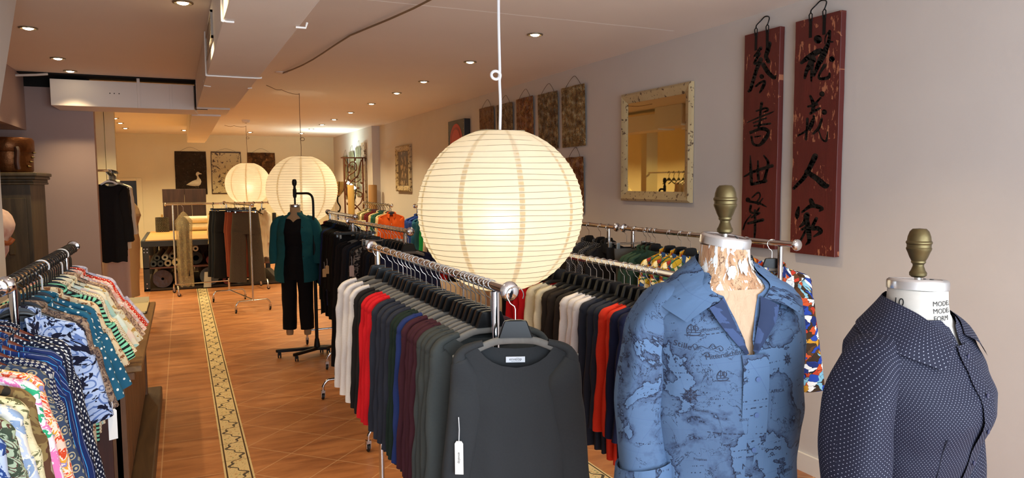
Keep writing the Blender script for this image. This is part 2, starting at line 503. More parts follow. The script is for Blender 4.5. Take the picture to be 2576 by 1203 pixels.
# mauve partition, its cream return and the wall behind
quad_wall('wall_partition', [(-2.2, 9.0, 0), (-0.83, 9.0, 0), (-0.83, 9.0, 2.97), (-2.2, 9.0, 2.97)], MAUVE, (0, 0.16, 0))
m = MB().box((-1.07, 11.35, 0), (-0.928, 11.5, CH)); struct(m.build('wall_return', CREAMW, smooth=False))
m = MB().box((-0.920, 11.33, 0), (-0.80, 11.5, CH)); struct(m.build('trim_2', CREAMW, smooth=False))
quad_wall('wall_left_far', [(-2.1, 9.16, 0), (-2.1, YF, 0), (-2.1, YF, CH), (-2.1, 9.16, CH)], CREAMW, (-0.15, 0, 0))
quad_wall('wall_left_recess', [(-2.1, 4.6, 0), (-2.1, 9.0, 0), (-2.1, 9.0, CH), (-2.1, 4.6, CH)], MAUVE, (-0.15, 0, 0))
struct(MB().box((-2.1, 6.2, 2.476), (-1.445, 8.998, CH)).build('trim_3', MAUVE, smooth=False))
# near side wall ending in a slanted bracket
poly = [(-0.82, YB, 0), (-0.82, 4.345, 0), (-0.82, 4.345, 2.20), (-0.82, 5.10, CH), (-0.82, YB, CH)]
quad_wall('wall_left', poly, PAINT, (-0.35, 0, 0))
quad_wall('wall_left_back', [(-1.17, 4.6, 0), (-2.1, 4.6, 0), (-2.1, 4.6, CH), (-1.17, 4.6, CH)], MAUVE, (0, -0.1, 0))
# shop front behind the camera: window wall with mullions
m = MB().box((-0.82, YB-0.12, 0), (XR, YB, 0.45)).box((-0.82, YB-0.12, 2.85), (XR, YB, CH))
struct(m.build('wall_front', PAINT, smooth=False))
m = MB()
for x in (-0.80, 1.36, 3.52): m.box((x, YB-0.10, 0.45), (x+0.10, YB-0.02, 2.85))
m.box((-0.8, YB-0.10, 0.45), (3.6, YB-0.02, 0.53)).box((-0.8, YB-0.10, 2.77), (3.6, YB-0.02, 2.85))
struct(m.build('window_1', plain('white_window_frame', 'd8d6d2', 0.5), smooth=False))
# baseboard on the right wall
struct(MB().box((XR-0.02, YB, 0), (XR-0.001, 8.9, 0.12)).build('baseboard_right', plain('white_baseboard', 'ddd6cc', 0.5), smooth=False))

# ------------------------------------------------------------------ air ducts
D0 = thing('air_duct', 'long boxed air duct painted white running along the ceiling', 'duct', (0.4, 8.0, 2.72))
def duct_part(name, bm, mat=DUCTP, bevel=0.004): 
    o = bm.build(name, mat, D0, smooth=False, bevel=bevel); o.location = -Vector(D0.location); return o
duct_part('near_section', MB().prism([Vector(p) for p in ((0.27, YB+0.3, 2.72), (0.64, YB+0.3, 2.72), (0.64, YB+0.3, CH-0.001), (0.27, YB+0.3, CH-0.001))], (-0.08, 10.0, 0)).box((0.19, 8.6, 2.72), (0.53, 9.25, CH-0.001)))
duct_part('far_section', MB().box((0.145, 9.25, 2.70), (0.465, 14.3, 2.96)).prism([Vector(p) for p in ((0.145, 14.3, 2.70), (0.465, 14.3, 2.70), (0.465, 14.3, 2.96), (0.145, 14.3, 2.96))], (0, 1.3, 0.02)))
STRAPM = plain('white_metal_strap', 'efe9e2', 0.4)
for y in (5.9, 3.92):
    xs = 0.27-0.08*(y+1.6)/10.0
    pts = [(xs-0.004, y, CH-0.005), (xs-0.006, y, 2.74), (xs+0.002, y, 2.714), (xs+0.05, y, 2.712)]
    if y == 5.9: pts += [(xs+0.36, y, 2.712), (xs+0.385, y, 2.722)]
    duct_part('hanging_strap', MB().tube(spline(pts, 3), 0.006, 6), STRAPM, 0)
for pts, r in (([(0.575, 3.92, 2.712), (0.625, 3.92, 2.712), (0.634, 3.92, 2.74)], 0.006), ([(0.205, 6.55, 2.76), (0.209, 6.55, 2.716), (0.26, 6.55, 2.712)], 0.004), ([(0.55, 6.55, 2.712), (0.585, 6.55, 2.716)], 0.004)):
    duct_part('hanging_strap', MB().tube(pts, r, 6), STRAPM, 0)
v = MB(); v.box((0.205, 4.85, 2.80), (0.2275, 5.75, 2.815)).box((0.205, 4.85, 2.955), (0.2275, 5.75, 2.97)).box((0.205, 4.85, 2.80), (0.2275, 4.865, 2.97)).box((0.205, 5.735, 2.80), (0.2275, 5.75, 2.97))
for k in range(6): v.box((0.210, 4.87, 2.822+k*0.023), (0.226, 5.74, 2.828+k*0.023))
vo = duct_part('vent_grille', v, plain('grey_vent', 'a59d93', 0.5, 0.2), 0)
dj = MB(); dj.box((0.176, 8.645, 2.74), (0.186, 8.66, 2.99)).box((0.176, 8.62, 2.714), (0.30, 8.63, 2.7195))
duct_part('joint_gap', dj, DARKV, 0)
D1 = thing('cross_duct', 'short white boxed duct crossing from the partition to the long duct', 'duct', (-0.5, 8.9, 2.72))
def d1p(name, bm, mat=DUCTP, bevel=0.004):
    o = bm.build(name, mat, D1, smooth=False, bevel=bevel); o.location = -Vector(D1.location); return o
d1p('casing', MB().prism([Vector(p) for p in ((-1.175, 8.7, 2.716), (-1.175, 8.7, 2.985), (-1.13, 8.995, 2.985), (-1.13, 8.995, 2.69))], (1.342, 0, 0)))
d1p('strap', MB().box((-0.385, 8.690, 2.714), (-0.355, 8.6995, 3.03)))
d1p('strap', MB().box((-0.075, 8.694, 2.714), (-0.045, 8.6995, 2.985)))
for k in (-0.64, -0.60, -0.555): d1p('screw_hole', MB().disc((k, 8.6985, 2.86), 0.006, (0, -1, 0), 8), DARKV, 0)
struct(MB().box((-2.1, 8.66, CH-0.012), (0.19, 9.0, CH-0.002)).build('gap_shade_1', DARKV, smooth=False))  # black sheet on the ceiling, painting the shade in the slot above the duct
struct(MB().box((-2.1, 8.985, 2.93), (-0.85, 8.998, CH-0.012)).build('gap_shade_2', DARKV, smooth=False))  # same painted shade along the top of the partition
tag(MB().tube([(-1.75, 8.55, 2.955), (-1.28, 8.62, 3.005), (-1.18, 8.65, 3.022)], 0.012, 8).build('conduit_pipe', plain('white_conduit', 'd9d2c9', 0.5)), 'pale conduit slanting across the dark gap above the partition', 'pipe')

# ------------------------------------------------------------------ recessed lights
def emit(name, col, st):
    g = G(name); g.set((0, 0, 0, 1), 0.5)
    g.put(g.b.inputs['Emission Color'], col); g.b.inputs['Emission Strength'].default_value = st
    return g.m
BULB = emit('lit_halogen_bulb', (1.0, 0.80, 0.50, 1), 22.0)
TRIM = plain('brushed_nickel_trim', (0.58, 0.53, 0.44), 0.35, 0.8)
spot_d = bpy.data.lights.new('spot_beam', 'SPOT')
spot_d.energy = SPOT_W; spot_d.color = WARM; spot_d.spot_size = rad(98); spot_d.spot_blend = 0.8; spot_d.shadow_soft_size = 0.03
spot_f = spot_d.copy(); spot_f.name = 'downlight_beam_rear'; spot_f.energy = SPOT_W*2.1; spot_f.spot_size = rad(125); spot_f.color = (1.0, 0.80, 0.44)
def downlight(loc, label, group):
    r = thing('recessed_downlight', label, 'light', loc, 0, group)
    MB().lathe([(0.062, -0.001), (0.062, -0.008), (0.052, -0.011), (0.046, -0.008), (0.040, -0.003), (0.036, -0.0015)], 24).build('trim_ring', TRIM, r)
    MB().lathe([(0.0001, -0.016), (0.020, -0.015), (0.032, -0.010), (0.035, -0.002)], 20).build('bulb', BULB, r)
    l = bpy.data.objects.new('beam', spot_d); COL.objects.link(l); l.parent = r; l.location = (0, 0, -0.03)
    return r
def rear_beam(d, y):
    if y > 8.7:
        for c in d.children:
            if c.type == 'LIGHT': c.data = spot_f
    return d
RY = [5.04, 6.41, 7.84, 8.95, 10.28, 11.67, 13.04, 14.25, 15.48, 16.87]
d0 = downlight((2.53, RY[0], CH), 'round recessed ceiling light, first of the long row over the wall racks', 'long row of recessed lights')
for i, y in enumerate(RY[1:]):
    d = dup(d0, (2.53, y, CH)); rear_beam(d, y); tag(d, '%s light from the shop-window end in the long row of recessed lights' % ORD[i+2], 'light', 'long row of recessed lights')
for (x, y, l) in [(0.056, 5.03, 'recessed light at the top edge, beside the long duct'), (-0.96, 6.27, 'recessed light close to the slanted wall bracket'),
                  (-0.96, 7.65, 'recessed light between the bracket and the cross duct'), (-0.96, 8.45, 'recessed light just in front of the cross duct'),
                  (-0.98, 14.1, 'small recessed light above the cream return, first of three beyond the duct'), (-0.97, 15.15, 'small recessed light beyond the duct, middle one of three'),
                  (-0.97, 16.48, 'small recessed light beyond the duct, third and nearest the doorway'), (0.107, 16.7, 'small recessed light against the far end of the long duct'),
                  (1.43, 16.84, 'small recessed light on its own before the back wall')]:
    tag(rear_beam(dup(d0, (x, y, CH)), y), l, 'light', 'recessed lights before and beyond the cross duct')
for (x, y) in [(2.53, 3.7), (2.53, 2.35), (0.05, 3.75), (0.05, 2.4), (-0.97, 10.2), (-0.97, 11.9), (-0.97, 12.9)]:  # unseen beams: front ones continue the rows, rear ones added to brighten the back
    l = bpy.data.objects.new('spot_beam', spot_f if y > 8.7 else spot_d); COL.objects.link(l); l.location = (x, y, CH-0.03)

# ------------------------------------------------------------------ smoke detector, cord roses, cables
sd = thing('smoke_detector', 'small white smoke detector on the ceiling beside the long duct', 'smoke detector', (1.10, 13.73, CH))
MB().lathe([(0.0001, -0.055), (0.05, -0.052), (0.062, -0.04), (0.07, -0.02), (0.072, 0)], 20).build('housing', plain('white_plastic', 'e4ded6', 0.4), sd)
MB().lathe([(0.0001, -0.058), (0.02, -0.057), (0.022, -0.05)], 12).build('sensor', BLACKP, sd)
def cord(name, pts, r, mat, label):
    return tag(MB().tube(pts, r, 6).build(name, mat), label, 'cord')
# ------------------------------------------------------------------ paper lanterns
def paper_mat():
    g = G('lit_rice_paper'); x, y, z = g.sep(g.obj())
    col = g.mix(g.noise(g.obj(), 14.0, 3), 'f6eedd', 'fbf6ea')
    d = g.n('BsdfDiffuse'); g.put(d.inputs[0], col)
    t = g.n('BsdfTranslucent'); g.put(t.inputs[0], col)
    rf = g.n('BsdfRefraction'); g.put(rf.inputs[0], (1, 0.95, 0.85, 1)); rf.inputs['Roughness'].default_value = 0.8; rf.inputs['IOR'].default_value = 1.35
    a = g.n('MixShader'); a.inputs[0].default_value = 0.60
    g.t.links.new(d.outputs[0], a.inputs[1]); g.t.links.new(t.outputs[0], a.inputs[2])
    b = g.n('MixShader'); b.inputs[0].default_value = 0.035
    g.t.links.new(a.outputs[0], b.inputs[1]); g.t.links.new(rf.outputs[0], b.inputs[2])
    g.t.links.new(b.outputs[0], g.out.inputs[0])
    return g.m
PAPER = paper_mat()
RIBW = plain('lantern_bamboo_hoop', (0.55, 0.50, 0.40), 0.7)
def seam_mat():
    g = G('doubled_paper_seam')
    d = g.n('BsdfDiffuse'); g.put(d.inputs[0], 'd8ccb4'); t = g.n('BsdfTranslucent'); g.put(t.inputs[0], 'f0e6d0')
    a = g.n('MixShader'); a.inputs[0].default_value = 0.82
    g.t.links.new(d.outputs[0], a.inputs[1]); g.t.links.new(t.outputs[0], a.inputs[2]); g.t.links.new(a.outputs[0], g.out.inputs[0])
    return g.m
SEAMP = seam_mat()
def lantern(c, R, rings, label, cable_mat, cable_r, loop_z, loop_dir, rseam=0.2, pitch=1.0):
    L = thing('paper_lantern', label, 'lantern', c, rseam)
    m = MB(); rows = []
    zt = 0.955
    N = rings*4
    for i in range(N+1):
        u = -zt+2*zt*i/N
        k = (i % 4)/4.0
        r = math.sqrt(max(0, 1-u*u))
        rr = R*(r*(1-0.010*math.sin(pi*k)))
        rows.append([Vector((rr*math.cos(2*pi*j/64), rr*math.sin(2*pi*j/64), R*u*0.985)) for j in range(65)])
    m.grid(rows).build('paper_shade', PAPER, L, ang=60)
    h = MB()
    for i in range(rings+1):
        u = -zt+2*zt*i/rings
        r = R*math.sqrt(max(0, 1-u*u))+0.0006
        pts = [(r*math.cos(2*pi*j/64), r*math.sin(2*pi*j/64), R*u*0.985+0.003*math.sin(3*2*pi*j/64+i)) for j in range(64)]
        h.tube(pts, 0.0011 if 0 < i < rings else 0.0025, 5, closed=True)
    h.build('wire_hoops', RIBW, L)
    s = MB()
    for k in range(9):
        a = 2*pi*k/9+0.15
        rows = []
        for i in range(41):
            u = -zt+2*zt*i/40
            r = R*math.sqrt(max(0, 1-u*u))-0.003
            w = 0.013/max(0.3*R, r)*min(1.0, r/R+0.25)
            rows.append([Vector((r*math.cos(a+q*w), r*math.sin(a+q*w), R*u*0.985)) for q in (-1, 0, 1)])
        s.grid(rows)
    s.build('paper_seam', SEAMP, L)
    f = MB()
    top = R*zt*0.985
    rr = R*math.sqrt(1-zt*zt)
    f.tube([(-rr, 0, top), (rr, 0, top)], 0.002, 6).tube([(0, -rr, top), (0, rr, top)], 0.002, 6)
    f.tube([(0, 0, top), (0, 0, 0.08)], 0.006, 8)
    f.build('wire_frame', WIRE, L)
    b = MB().lathe([(0.0001, -0.075), (0.025, -0.065), (0.036, -0.04), (0.032, -0.01), (0.016, 0.03), (0.014, 0.05)], 16)
    b.build('bulb', BULB_L, L)
    sk = MB().lathe([(0.0001, 0.05), (0.02, 0.05), (0.02, 0.10), (0.0001, 0.105)], 12); sk.build('bulb_socket', plain('white_socket', 'e8e4dc', 0.5), L)
    cz = CH-c[2]
    pts = [(0, 0, top), (0.004, 0, (top+loop_z)/2), (0.0, 0, loop_z-0.03)]
    lp = []
    for k in range(13):
        a = -pi/2+2*pi*k/12
        lp.append((loop_dir*(0.0+0.028+0.028*math.cos(a+pi)*1.0)-loop_dir*0.0, 0.006*k/12, loop_z+0.022*math.sin(a)))
    pts += lp[3:] if False else []
    MB().tube(spline(pts+[(0.002, 0, loop_z+0.03), (-0.003, 0, (loop_z+cz)/2), (0, 0, cz-0.002)], 6), cable_r, 8).build('cable', cable_mat, L)
    kn = [(0.0, 0, loop_z-0.02)]+[(loop_dir*(0.024-0.026*math.cos(2*pi*k/12)), 0.009*(k/12-0.5), loop_z+0.020*math.sin(2*pi*k/12)) for k in range(13)]+[(0.0, 0, loop_z+0.02)]
    MB().tube(spline(kn, 3), cable_r, 8).build('cable_knot', cable_mat, L)
    ld = bpy.data.lights.new('lantern_glow', 'POINT'); ld.energy = LANTERN_W; ld.color = (1.0, 0.86, 0.60); ld.shadow_soft_size = 0.05
    lo = bpy.data.objects.new('lantern_glow', ld); COL.objects.link(lo); lo.parent = L; lo.location = (0, 0, -0.05)
    return L
BULB_L = emit('lit_lantern_bulb', (1.0, 0.82, 0.50, 1), 14.0)
WCABLE = plain('white_cable', 'e6e6e8', 0.4)
TCABLE = plain('brown_cable', '7a6146', 0.5)
L1c = ond(1259, 529, 3.72); L2c = ond(760, 477, 9.15); L3c = ond(624, 463, 14.1)
lantern(L1c, 0.43, 29, 'big round paper lantern with a white knotted cable, over the front racks', WCABLE, 0.0075, 0.69, -1)
lantern(L2c, 0.445, 26, 'round paper lantern behind the dress form in the teal jacket', TCABLE, 0.004, 0.64, 1)
lantern(L3c, 0.43, 26, 'small-looking round paper lantern in front of the pale rusted panel', TCABLE, 0.004, 0.9, 1)
# swagged cables along the ceiling
def swag(p0, p1, label, plate, r=0.006, sag=0.02):
    r0 = thing('swagged_cord', label, 'cord', p0)
    a = Vector((0, 0, 0)); b = Vector(p1)-Vector(p0)
    pts = []
    for i in range(13):
        t = i/12
        pts.append(a.lerp(b, t)+Vector((0.02*math.sin(t*9), 0, -0.012-sag*abs(math.sin(2*pi*t)))))
    MB().tube(pts, r, 6).build('cord', TCABLE, r0)
    if plate:
        pb = MB().lathe([(0.0001, -0.02), (0.03, -0.018), (0.062, -0.008), (0.065, -0.001)], 20, M=Matrix.Translation(b))
        pb.build('ceiling_rose', plain('painted_rose', 'd8cbbf', 0.6), r0)
swag((L1c.x, L1c.y, CH), (0.98, 7.75, CH), 'brown swagged cord running over the ceiling to a round plate', True, 0.007)
swag((L2c.x, L2c.y, CH), (0.93, 8.75, CH), 'thin cord clipped to the ceiling above the teal jacket form', False, 0.004)
swag((L3c.x, L3c.y, CH), (0.80, 14.95, CH), 'thin cord on the ceiling near the smoke detector', False, 0.004)
# ------------------------------------------------------------------ garment racks
def rack(label, a, b, z, group='chrome garment racks', foot=0.30, caps='ball', base=True, rr=0.016, inset=(0.10, 0.10)):
    """a, b: floor points (x, y) of the near and far rail ends"""
    a = Vector((a[0], a[1], 0)); b = Vector((b[0], b[1], 0))
    d = b-a; Ln = d.length; rz = math.atan2(d.y, d.x)-pi/2
    c = (a+b)/2
    R = thing('garment_rack', label, 'clothes rack', c, rz, group)
    h = Ln/2
    MB().tube([(0, -h, z), (0, h, z)], rr, 14).build('rail', CHROME, R)
    for s in (-1, 1):
        m = MB()
        M = Matrix.Translation((0, s*h, z)) @ Matrix.Rotation(-s*pi/2, 4, 'X')
        if caps == 'ball': m.lathe([(rr, 0), (rr+0.012, 0.004), (rr+0.016, 0.012), (rr+0.013, 0.022), (rr+0.004, 0.029), (0.0001, 0.031)], 20, M)
        else: m.lathe([(rr, -0.012), (rr+0.003, -0.010), (rr+0.003, 0.006), (rr, 0.010), (0.0001, 0.012)], 16, M)
        m.build('end_cap', CHROME, R)
        y = s*(h-inset[s > 0])
        MB().tube([(0, y, 0.17), (0, y, z-rr)], 0.0145, 12).build('post', CHROME, R)
        if base:
            p = spline([(-foot, y, 0.085), (-foot+0.006, y, 0.125), (-foot+0.04, y, 0.165), (-foot+0.09, y, 0.172), (foot-0.09, y, 0.172), (foot-0.04, y, 0.165), (foot-0.006, y, 0.125), (foot, y, 0.085)], 5)
            MB().tube(p, 0.0135, 12).build('base_foot', CHROME, R)
            for q in (-1, 1):
                m = MB().box((q*foot-0.017, y-0.018, 0.062), (q*foot+0.017, y+0.018, 0.085))
                m.box((q*foot-0.017, y-0.012, 0.025), (q*foot-0.012, y+0.02, 0.064)).box((q*foot+0.012, y-0.012, 0.025), (q*foot+0.017, y+0.02, 0.064))
                cst = m.build('caster', WIRE, R, smooth=False)
                w = MB().lathe([(0.0001, -0.0105), (0.024, -0.0105), (0.029, -0.006), (0.029, 0.006), (0.024, 0.0105), (0.0001, 0.0105)], 18, Matrix.Translation((q*foot, y+0.008, 0.030)) @ Matrix.Rotation(pi/2, 4, 'Y'))
                w.build('wheel', RUBBER, cst)
    if base: MB().tube([(0, -h+inset[0], 0.18), (0, h-inset[1], 0.18)], 0.011, 10).build('stretcher', CHROME, R)
    return R

# ------------------------------------------------------------------ hangers (origin on the rail axis, arms along X)
def hook_pts(r=0.026, wire=0.002, drop=0.085, rr=0.016):
    zc = rr+wire-r
    pts = []
    for k in range(15):
        a = rad(-25+245*k/14)
        pts.append((r*math.cos(a), 0, zc+r*math.sin(a)))
    # from the back of the loop down to the shank
    pts += [(-0.016, 0, zc-r*0.98), (-0.003, 0, zc-r*1.35), (0, 0, zc-r*1.7), (0, 0, -drop)]
    return pts
def ellip_tube(m, pts, rn, ry, n=14, cap=True, yfun=None, uvo=(0, 0)):
    """flattened tube in the XZ plane: rn across the path in XZ, ry along Y"""
    N = len(pts); rows = []; uvs = []; L = 0
    for i in range(N):
        p = Vector(pts[i])
        t = (Vector(pts[min(N-1, i+1)])-Vector(pts[max(0, i-1)])).normalized()
        nrm = Vector((t.z, 0, -t.x))
        if nrm.length < 1e-6: nrm = Vector((1, 0, 0))
        nrm.normalize()
        if i: L += (p-Vector(pts[i-1])).length
        a_, b_ = (rn[i] if isinstance(rn, list) else rn), (ry[i] if isinstance(ry, list) else ry)
        row = []; ur = []
        for j in range(n+1):
            a = 2*pi*j/n
            ca, sa = math.cos(a), math.sin(a)
            q = p+nrm*(a_*math.copysign(abs(ca)**0.8, ca))+Vector((0, 1, 0))*(b_*math.copysign(abs(sa)**0.8, sa))
            if yfun: q = yfun(q, i/(N-1), a)
            row.append(q); ur.append((uvo[0]+j/n*2.6*(max(a_, 0.02)+b_), uvo[1]-L))
        rows.append(row); uvs.append(ur)
    m.grid(rows, uvs)
    if cap:
        for r, f in ((rows[0], 1), (rows[-1], 0)):
            m.add(r[:-1], [tuple(range(n))[::-1] if f else tuple(range(n))])
    return m
HPROTO = {}
def hanger_proto(kind):
    if kind == 'clip':
        h = thing('clip_hanger', 'x', 'hanger')
        MB().tube(hook_pts(drop=0.09), 0.0019, 8).build('hook', WIRE, h)
        MB().box((-0.17, -0.008, -0.105), (0.17, 0.008, -0.085)).build('bar', BLACKP, h, smooth=False, bevel=0.003)
        for s in (-1, 1):
            c = MB().box((s*0.14-0.012, -0.014, -0.15), (s*0.14+0.012, 0.014, -0.08)).build('clip', BLACKP, h, smooth=False, bevel=0.003)
            MB().box((s*0.14-0.007, -0.0165, -0.135), (s*0.14+0.007, -0.0142, -0.105)).build('clip_spring', WIRE, c, smooth=False)
        return h
    if kind == 'wire':
        h = thing('wire_clip_hanger', 'x', 'hanger')
        MB().tube(hook_pts(drop=0.10), 0.0021, 8).build('hook', WIRE, h)
        MB().tube([(-0.16, 0, -0.105), (0.16, 0, -0.105)], 0.003, 8).build('bar', WIRE, h)
        for s in (-1, 1):
            MB().box((s*0.13-0.014, -0.009, -0.15), (s*0.13+0.014, 0.009, -0.095)).build('clip', WIRE, h, smooth=False, bevel=0.003)
        return h
    h = thing('coat_hanger', 'x', 'hanger')
    hw = 0.192
    z0, z1 = -0.150, -0.205
    if kind in ('flock', 'dark'):
        FK = FLOCK if kind == 'flock' else plain('dark_flocked_plastic', (0.11, 0.095, 0.075), 0.7, var=0.2, scale=60)
        MB().tube(hook_pts(drop=0.09), 0.0019, 8).build('hook', WIRE, h)
        arc = [(-hw, 0, z1), (-hw*0.75, 0, z1+0.018), (-0.09, 0, z0-0.012), (-0.045, 0, z0), (0.045, 0, z0), (0.09, 0, z0-0.012), (hw*0.75, 0, z1+0.018), (hw, 0, z1)]
        p = spline(arc, 5); N = len(p)
        rn = [lerp(0.012, 0.012, math.sin(pi*i/(N-1))) for i in range(N)]; ry = [lerp(0.012, 0.009, math.sin(pi*i/(N-1))) for i in range(N)]
        ellip_tube(MB(), p, rn, ry, 12).build('shoulder_bar', FK, h)
        m = MB(); rows = []
        for z, w, t in ((-0.085, 0.016, 0.007), (-0.088, 0.033, 0.0095), (-0.093, 0.037, 0.0105), (-0.137, 0.053, 0.0115), (-0.139, 0.053, 0.0115)):
            rows.append([Vector((x*w, y*t, z)) for x, y in ((-1, -.7), (-.92, -1), (.92, -1), (1, -.7), (1, .7), (.92, 1), (-.92, 1), (-1, .7), (-1, -.7))])
        m.grid(rows); m.add(rows[0][:-1], [tuple(range(8))]); m.add(rows[-1][:-1], [tuple(range(8))[::-1]])
        m.build('neck_block', BLACKG, h, ang=25)
    elif kind == 'wood':
        MB().tube(hook_pts(drop=0.10), 0.002, 8).build('hook', WIRE, h)
        arc = [(-hw, 0.0, z1-0.01), (-hw*0.7, 0.0, z1+0.018), (-0.06, -0.004, z0+0.010), (0, -0.005, z0+0.025), (0.06, -0.004, z0+0.010), (hw*0.7, 0.0, z1+0.018), (hw, 0.0, z1-0.01)]
        p = spline(arc, 6); N = len(p)
        ellip_tube(MB(), p, [lerp(0.012, 0.022, math.sin(pi*i/(N-1))**2) for i in range(N)], [lerp(0.012, 0.009, math.sin(pi*i/(N-1))) for i in range(N)], 14).build('shoulder_bar', MAHOG, h)
        MB().tube([(-hw*0.8, 0.004, z1-0.02), (hw*0.8, 0.004, z1-0.02)], 0.006, 8).build('trouser_bar', MAHOG, h)
    else:
        col = BLACKP if kind == 'plastic' else plain('pale_plastic', (0.85, 0.86, 0.88), 0.35)
        p = hook_pts(0.029, 0.004, 0.11)
        ellip_tube(MB(), p, 0.0035, 0.0055, 8).build('hook', col, h)
        arc = [(-hw, 0, z1), (-hw*0.7, 0, z1+0.022), (-0.07, 0, z0+0.004), (-0.03, 0, z0+0.026), (0.03, 0, z0+0.026), (0.07, 0, z0+0.004), (hw*0.7, 0, z1+0.022), (hw, 0, z1)]
        p = spline(arc, 5); N = len(p)
        ellip_tube(MB(), p, [0.010]*N, [0.007]*N, 10).build('shoulder_bar', col, h)
        if kind == 'plastic':
            poly = [Vector((0.062*math.cos(a), -0.0045, -0.150+0.052*math.sin(a))) for a in [pi*k/14 for k in range(15)]]
            MB().prism(poly, (0, 0.009, 0)).build('centre_plate', plain('blue_black_plastic', (0.05, 0.07, 0.12), 0.35), h, ang=30)
    return h
def hanger(kind, loc, rz, label, group):
    if kind not in HPROTO:
        h = HPROTO[kind] = hanger_proto(kind); h.location = loc; h.rotation_euler = (0, 0, rz)
    else: h = dup(HPROTO[kind], loc, rz)
    tag(h, label, 'hanger', group); return h

# ------------------------------------------------------------------ garments (origin on the rail axis like their hanger)
def nz(p, s, seed=0.0):
    return noise.noise(Vector((p[0]*s+seed, p[1]*s-seed*0.7, p[2]*s+seed*1.3)))
def top_line(x, w, nk, zn, zs, dip):
    ax = abs(x)
    if ax < nk: return zn-dip*(1-(ax/nk)**2)**0.6
    t = (ax-nk)/max(1e-6, w-nk)
    return zn+(zs-zn)*t-0.014*max(0.0, (ax/w-0.92)/0.08)**2
def body(w, L, nk, zn, zs, dipf, dipb, t, seed, flat=1.0, hem=1.0, folds=0.5, n=44, m=16):
    rows, uvs = [], []
    rnd = random.Random(seed)
    ph, k = rnd.uniform(0, 6), rnd.choice((3, 4, 5))
    for i in range(m+1):
        v = i/m
        v = v**1.25
        row, ur = [], []
        for j in range(n+1):
            a = 2*pi*j/n+pi/2
            ca, sa = math.cos(a), math.sin(a)
            xn = math.copysign(abs(ca)**0.72, ca)
            x0 = (w-0.010)*xn
            zt = top_line(x0, w, nk, zn, zs, dipf if sa < 0 else dipb)
            z = lerp(zt, zn-L, v)
            Wv = lerp(1.0, 0.90, sm(v/0.25))*lerp(1.0, hem, sm((v-0.3)/0.7))
            T = max(0.0185, t*(0.28+0.72*sm(v/0.22)))
            y = math.copysign(abs(sa)**0.75, sa)*T
            f = folds*t*sm(v/0.5)*(math.sin(k*xn*2.2+ph)*0.55+0.5*nz((x0, seed, z*0.6), 9, seed))
            row.append(Vector((x0*Wv+0.012*v*nz((z, seed, 0), 4), y+f*0.8, z+0.006*v*math.sin(xn*9+ph))))
            ur.append((xn*w*1.0 if sa < 0 else xn*w+1.37, z))
        rows.append(row); uvs.append(ur)
    return MB().grid(rows, uvs)
def sleeve(s, w, zn, zs, nk, Ls, flare, r0, r1, t, seed, n=14):
    """flat hanging sleeve built from its outer edge: along the shoulder, round the corner, down to the cuff"""
    f = rad(flare)
    d = Vector((s*math.sin(f), 0, -math.cos(f)))
    xs_ = (w-0.085, w-0.045, w-0.014)
    top = [Vector((s*x, 0, top_line(min(x, w*0.9), w, nk, zn, zs, 0)+(zs-zn)/(w-nk)*max(0.0, x-w*0.9)+0.003)) for x in xs_]
    c = Vector((s*(w+0.006), 0, zs-0.012))
    out = top+[c, c+Vector((s*0.007, 0, -0.022))]
    p2 = out[-1]
    K = 7
    for k in range(1, K+1):
        q = p2+d*(Ls*k/K); q.y += 0.008*math.sin(k*1.3+seed); out.append(q)
    O = spline(out, 3); N = len(O)
    dist = [0.0]
    for i in range(1, N): dist.append(dist[-1]+(O[i]-O[i-1]).length)
    rn, ry, P = [], [], []
    for i in range(N):
        tt = (O[min(N-1, i+1)]-O[max(0, i-1)]).normalized()
        l = dist[i]
        r = interp(l, [0, 0.07, 0.11, 0.20, dist[-1]], [0.010, 0.013, 0.026, r0, r1])
        rn.append(r); ry.append(interp(l, [0, 0.04, 0.16, dist[-1]], [0.014, 0.0215, max(t, 0.022), t*0.85]))
        P.append(O[i]+Vector((s*tt.z, 0, -s*tt.x))*r)
    def wob(q, u, a):
        k = 0.006*sm(u*2)
        return q+Vector((k*nz(q, 14, seed), k*1.2*nz(q, 11, seed+5), 0))
    return ellip_tube(MB(), P, rn, ry, n, cap=False, yfun=wob, uvo=(3.1+s, 0))
def collar(rx, ry, z0, stand, leaf_b, leaf_f, phi, spread=0.014, yc=0.0, n=28, drop=0.02, slope=0.0):
    """folded shirt collar round an elliptical neck, open by phi degrees each side of the front (-Y)"""
    rows = [[] for _ in range(5)]; uvs = [[] for _ in range(5)]
    for j in range(n+1):
        a = rad(phi)+(2*pi-2*rad(phi))*j/n
        fr = 0.5+0.5*math.cos(a)              # 1 at the front, 0 at the back
        ux, uy = math.sin(a), -math.cos(a)
        end = min(j, n-j)/n*2
        tip = max(0.0, 1-end*4.2)
        lf = lerp(leaf_b, leaf_f, sm(fr*1.3))
        zb = z0-drop*fr-slope*fr
        st = stand*(1-0.25*fr)
        P = [Vector((rx*ux, yc+ry*uy, zb)), Vector((rx*ux*1.0, yc+ry*uy*1.0, zb+st)),
             Vector(((rx+0.006)*ux, yc+(ry+0.006)*uy, zb+st+0.002)),
             Vector(((rx+spread*0.7+0.01*tip)*ux, yc+(ry+spread*0.7)*uy-0.010*tip, zb+st-lf*0.5)),
             Vector(((rx+spread+0.012*tip)*ux, yc+(ry+spread*0.9)*uy-0.016*tip, zb+st-lf-0.004*tip))]
        for k in range(5): rows[k].append(P[k]); uvs[k].append((a*rx+5, k*0.02))
    return MB().grid(rows, uvs)
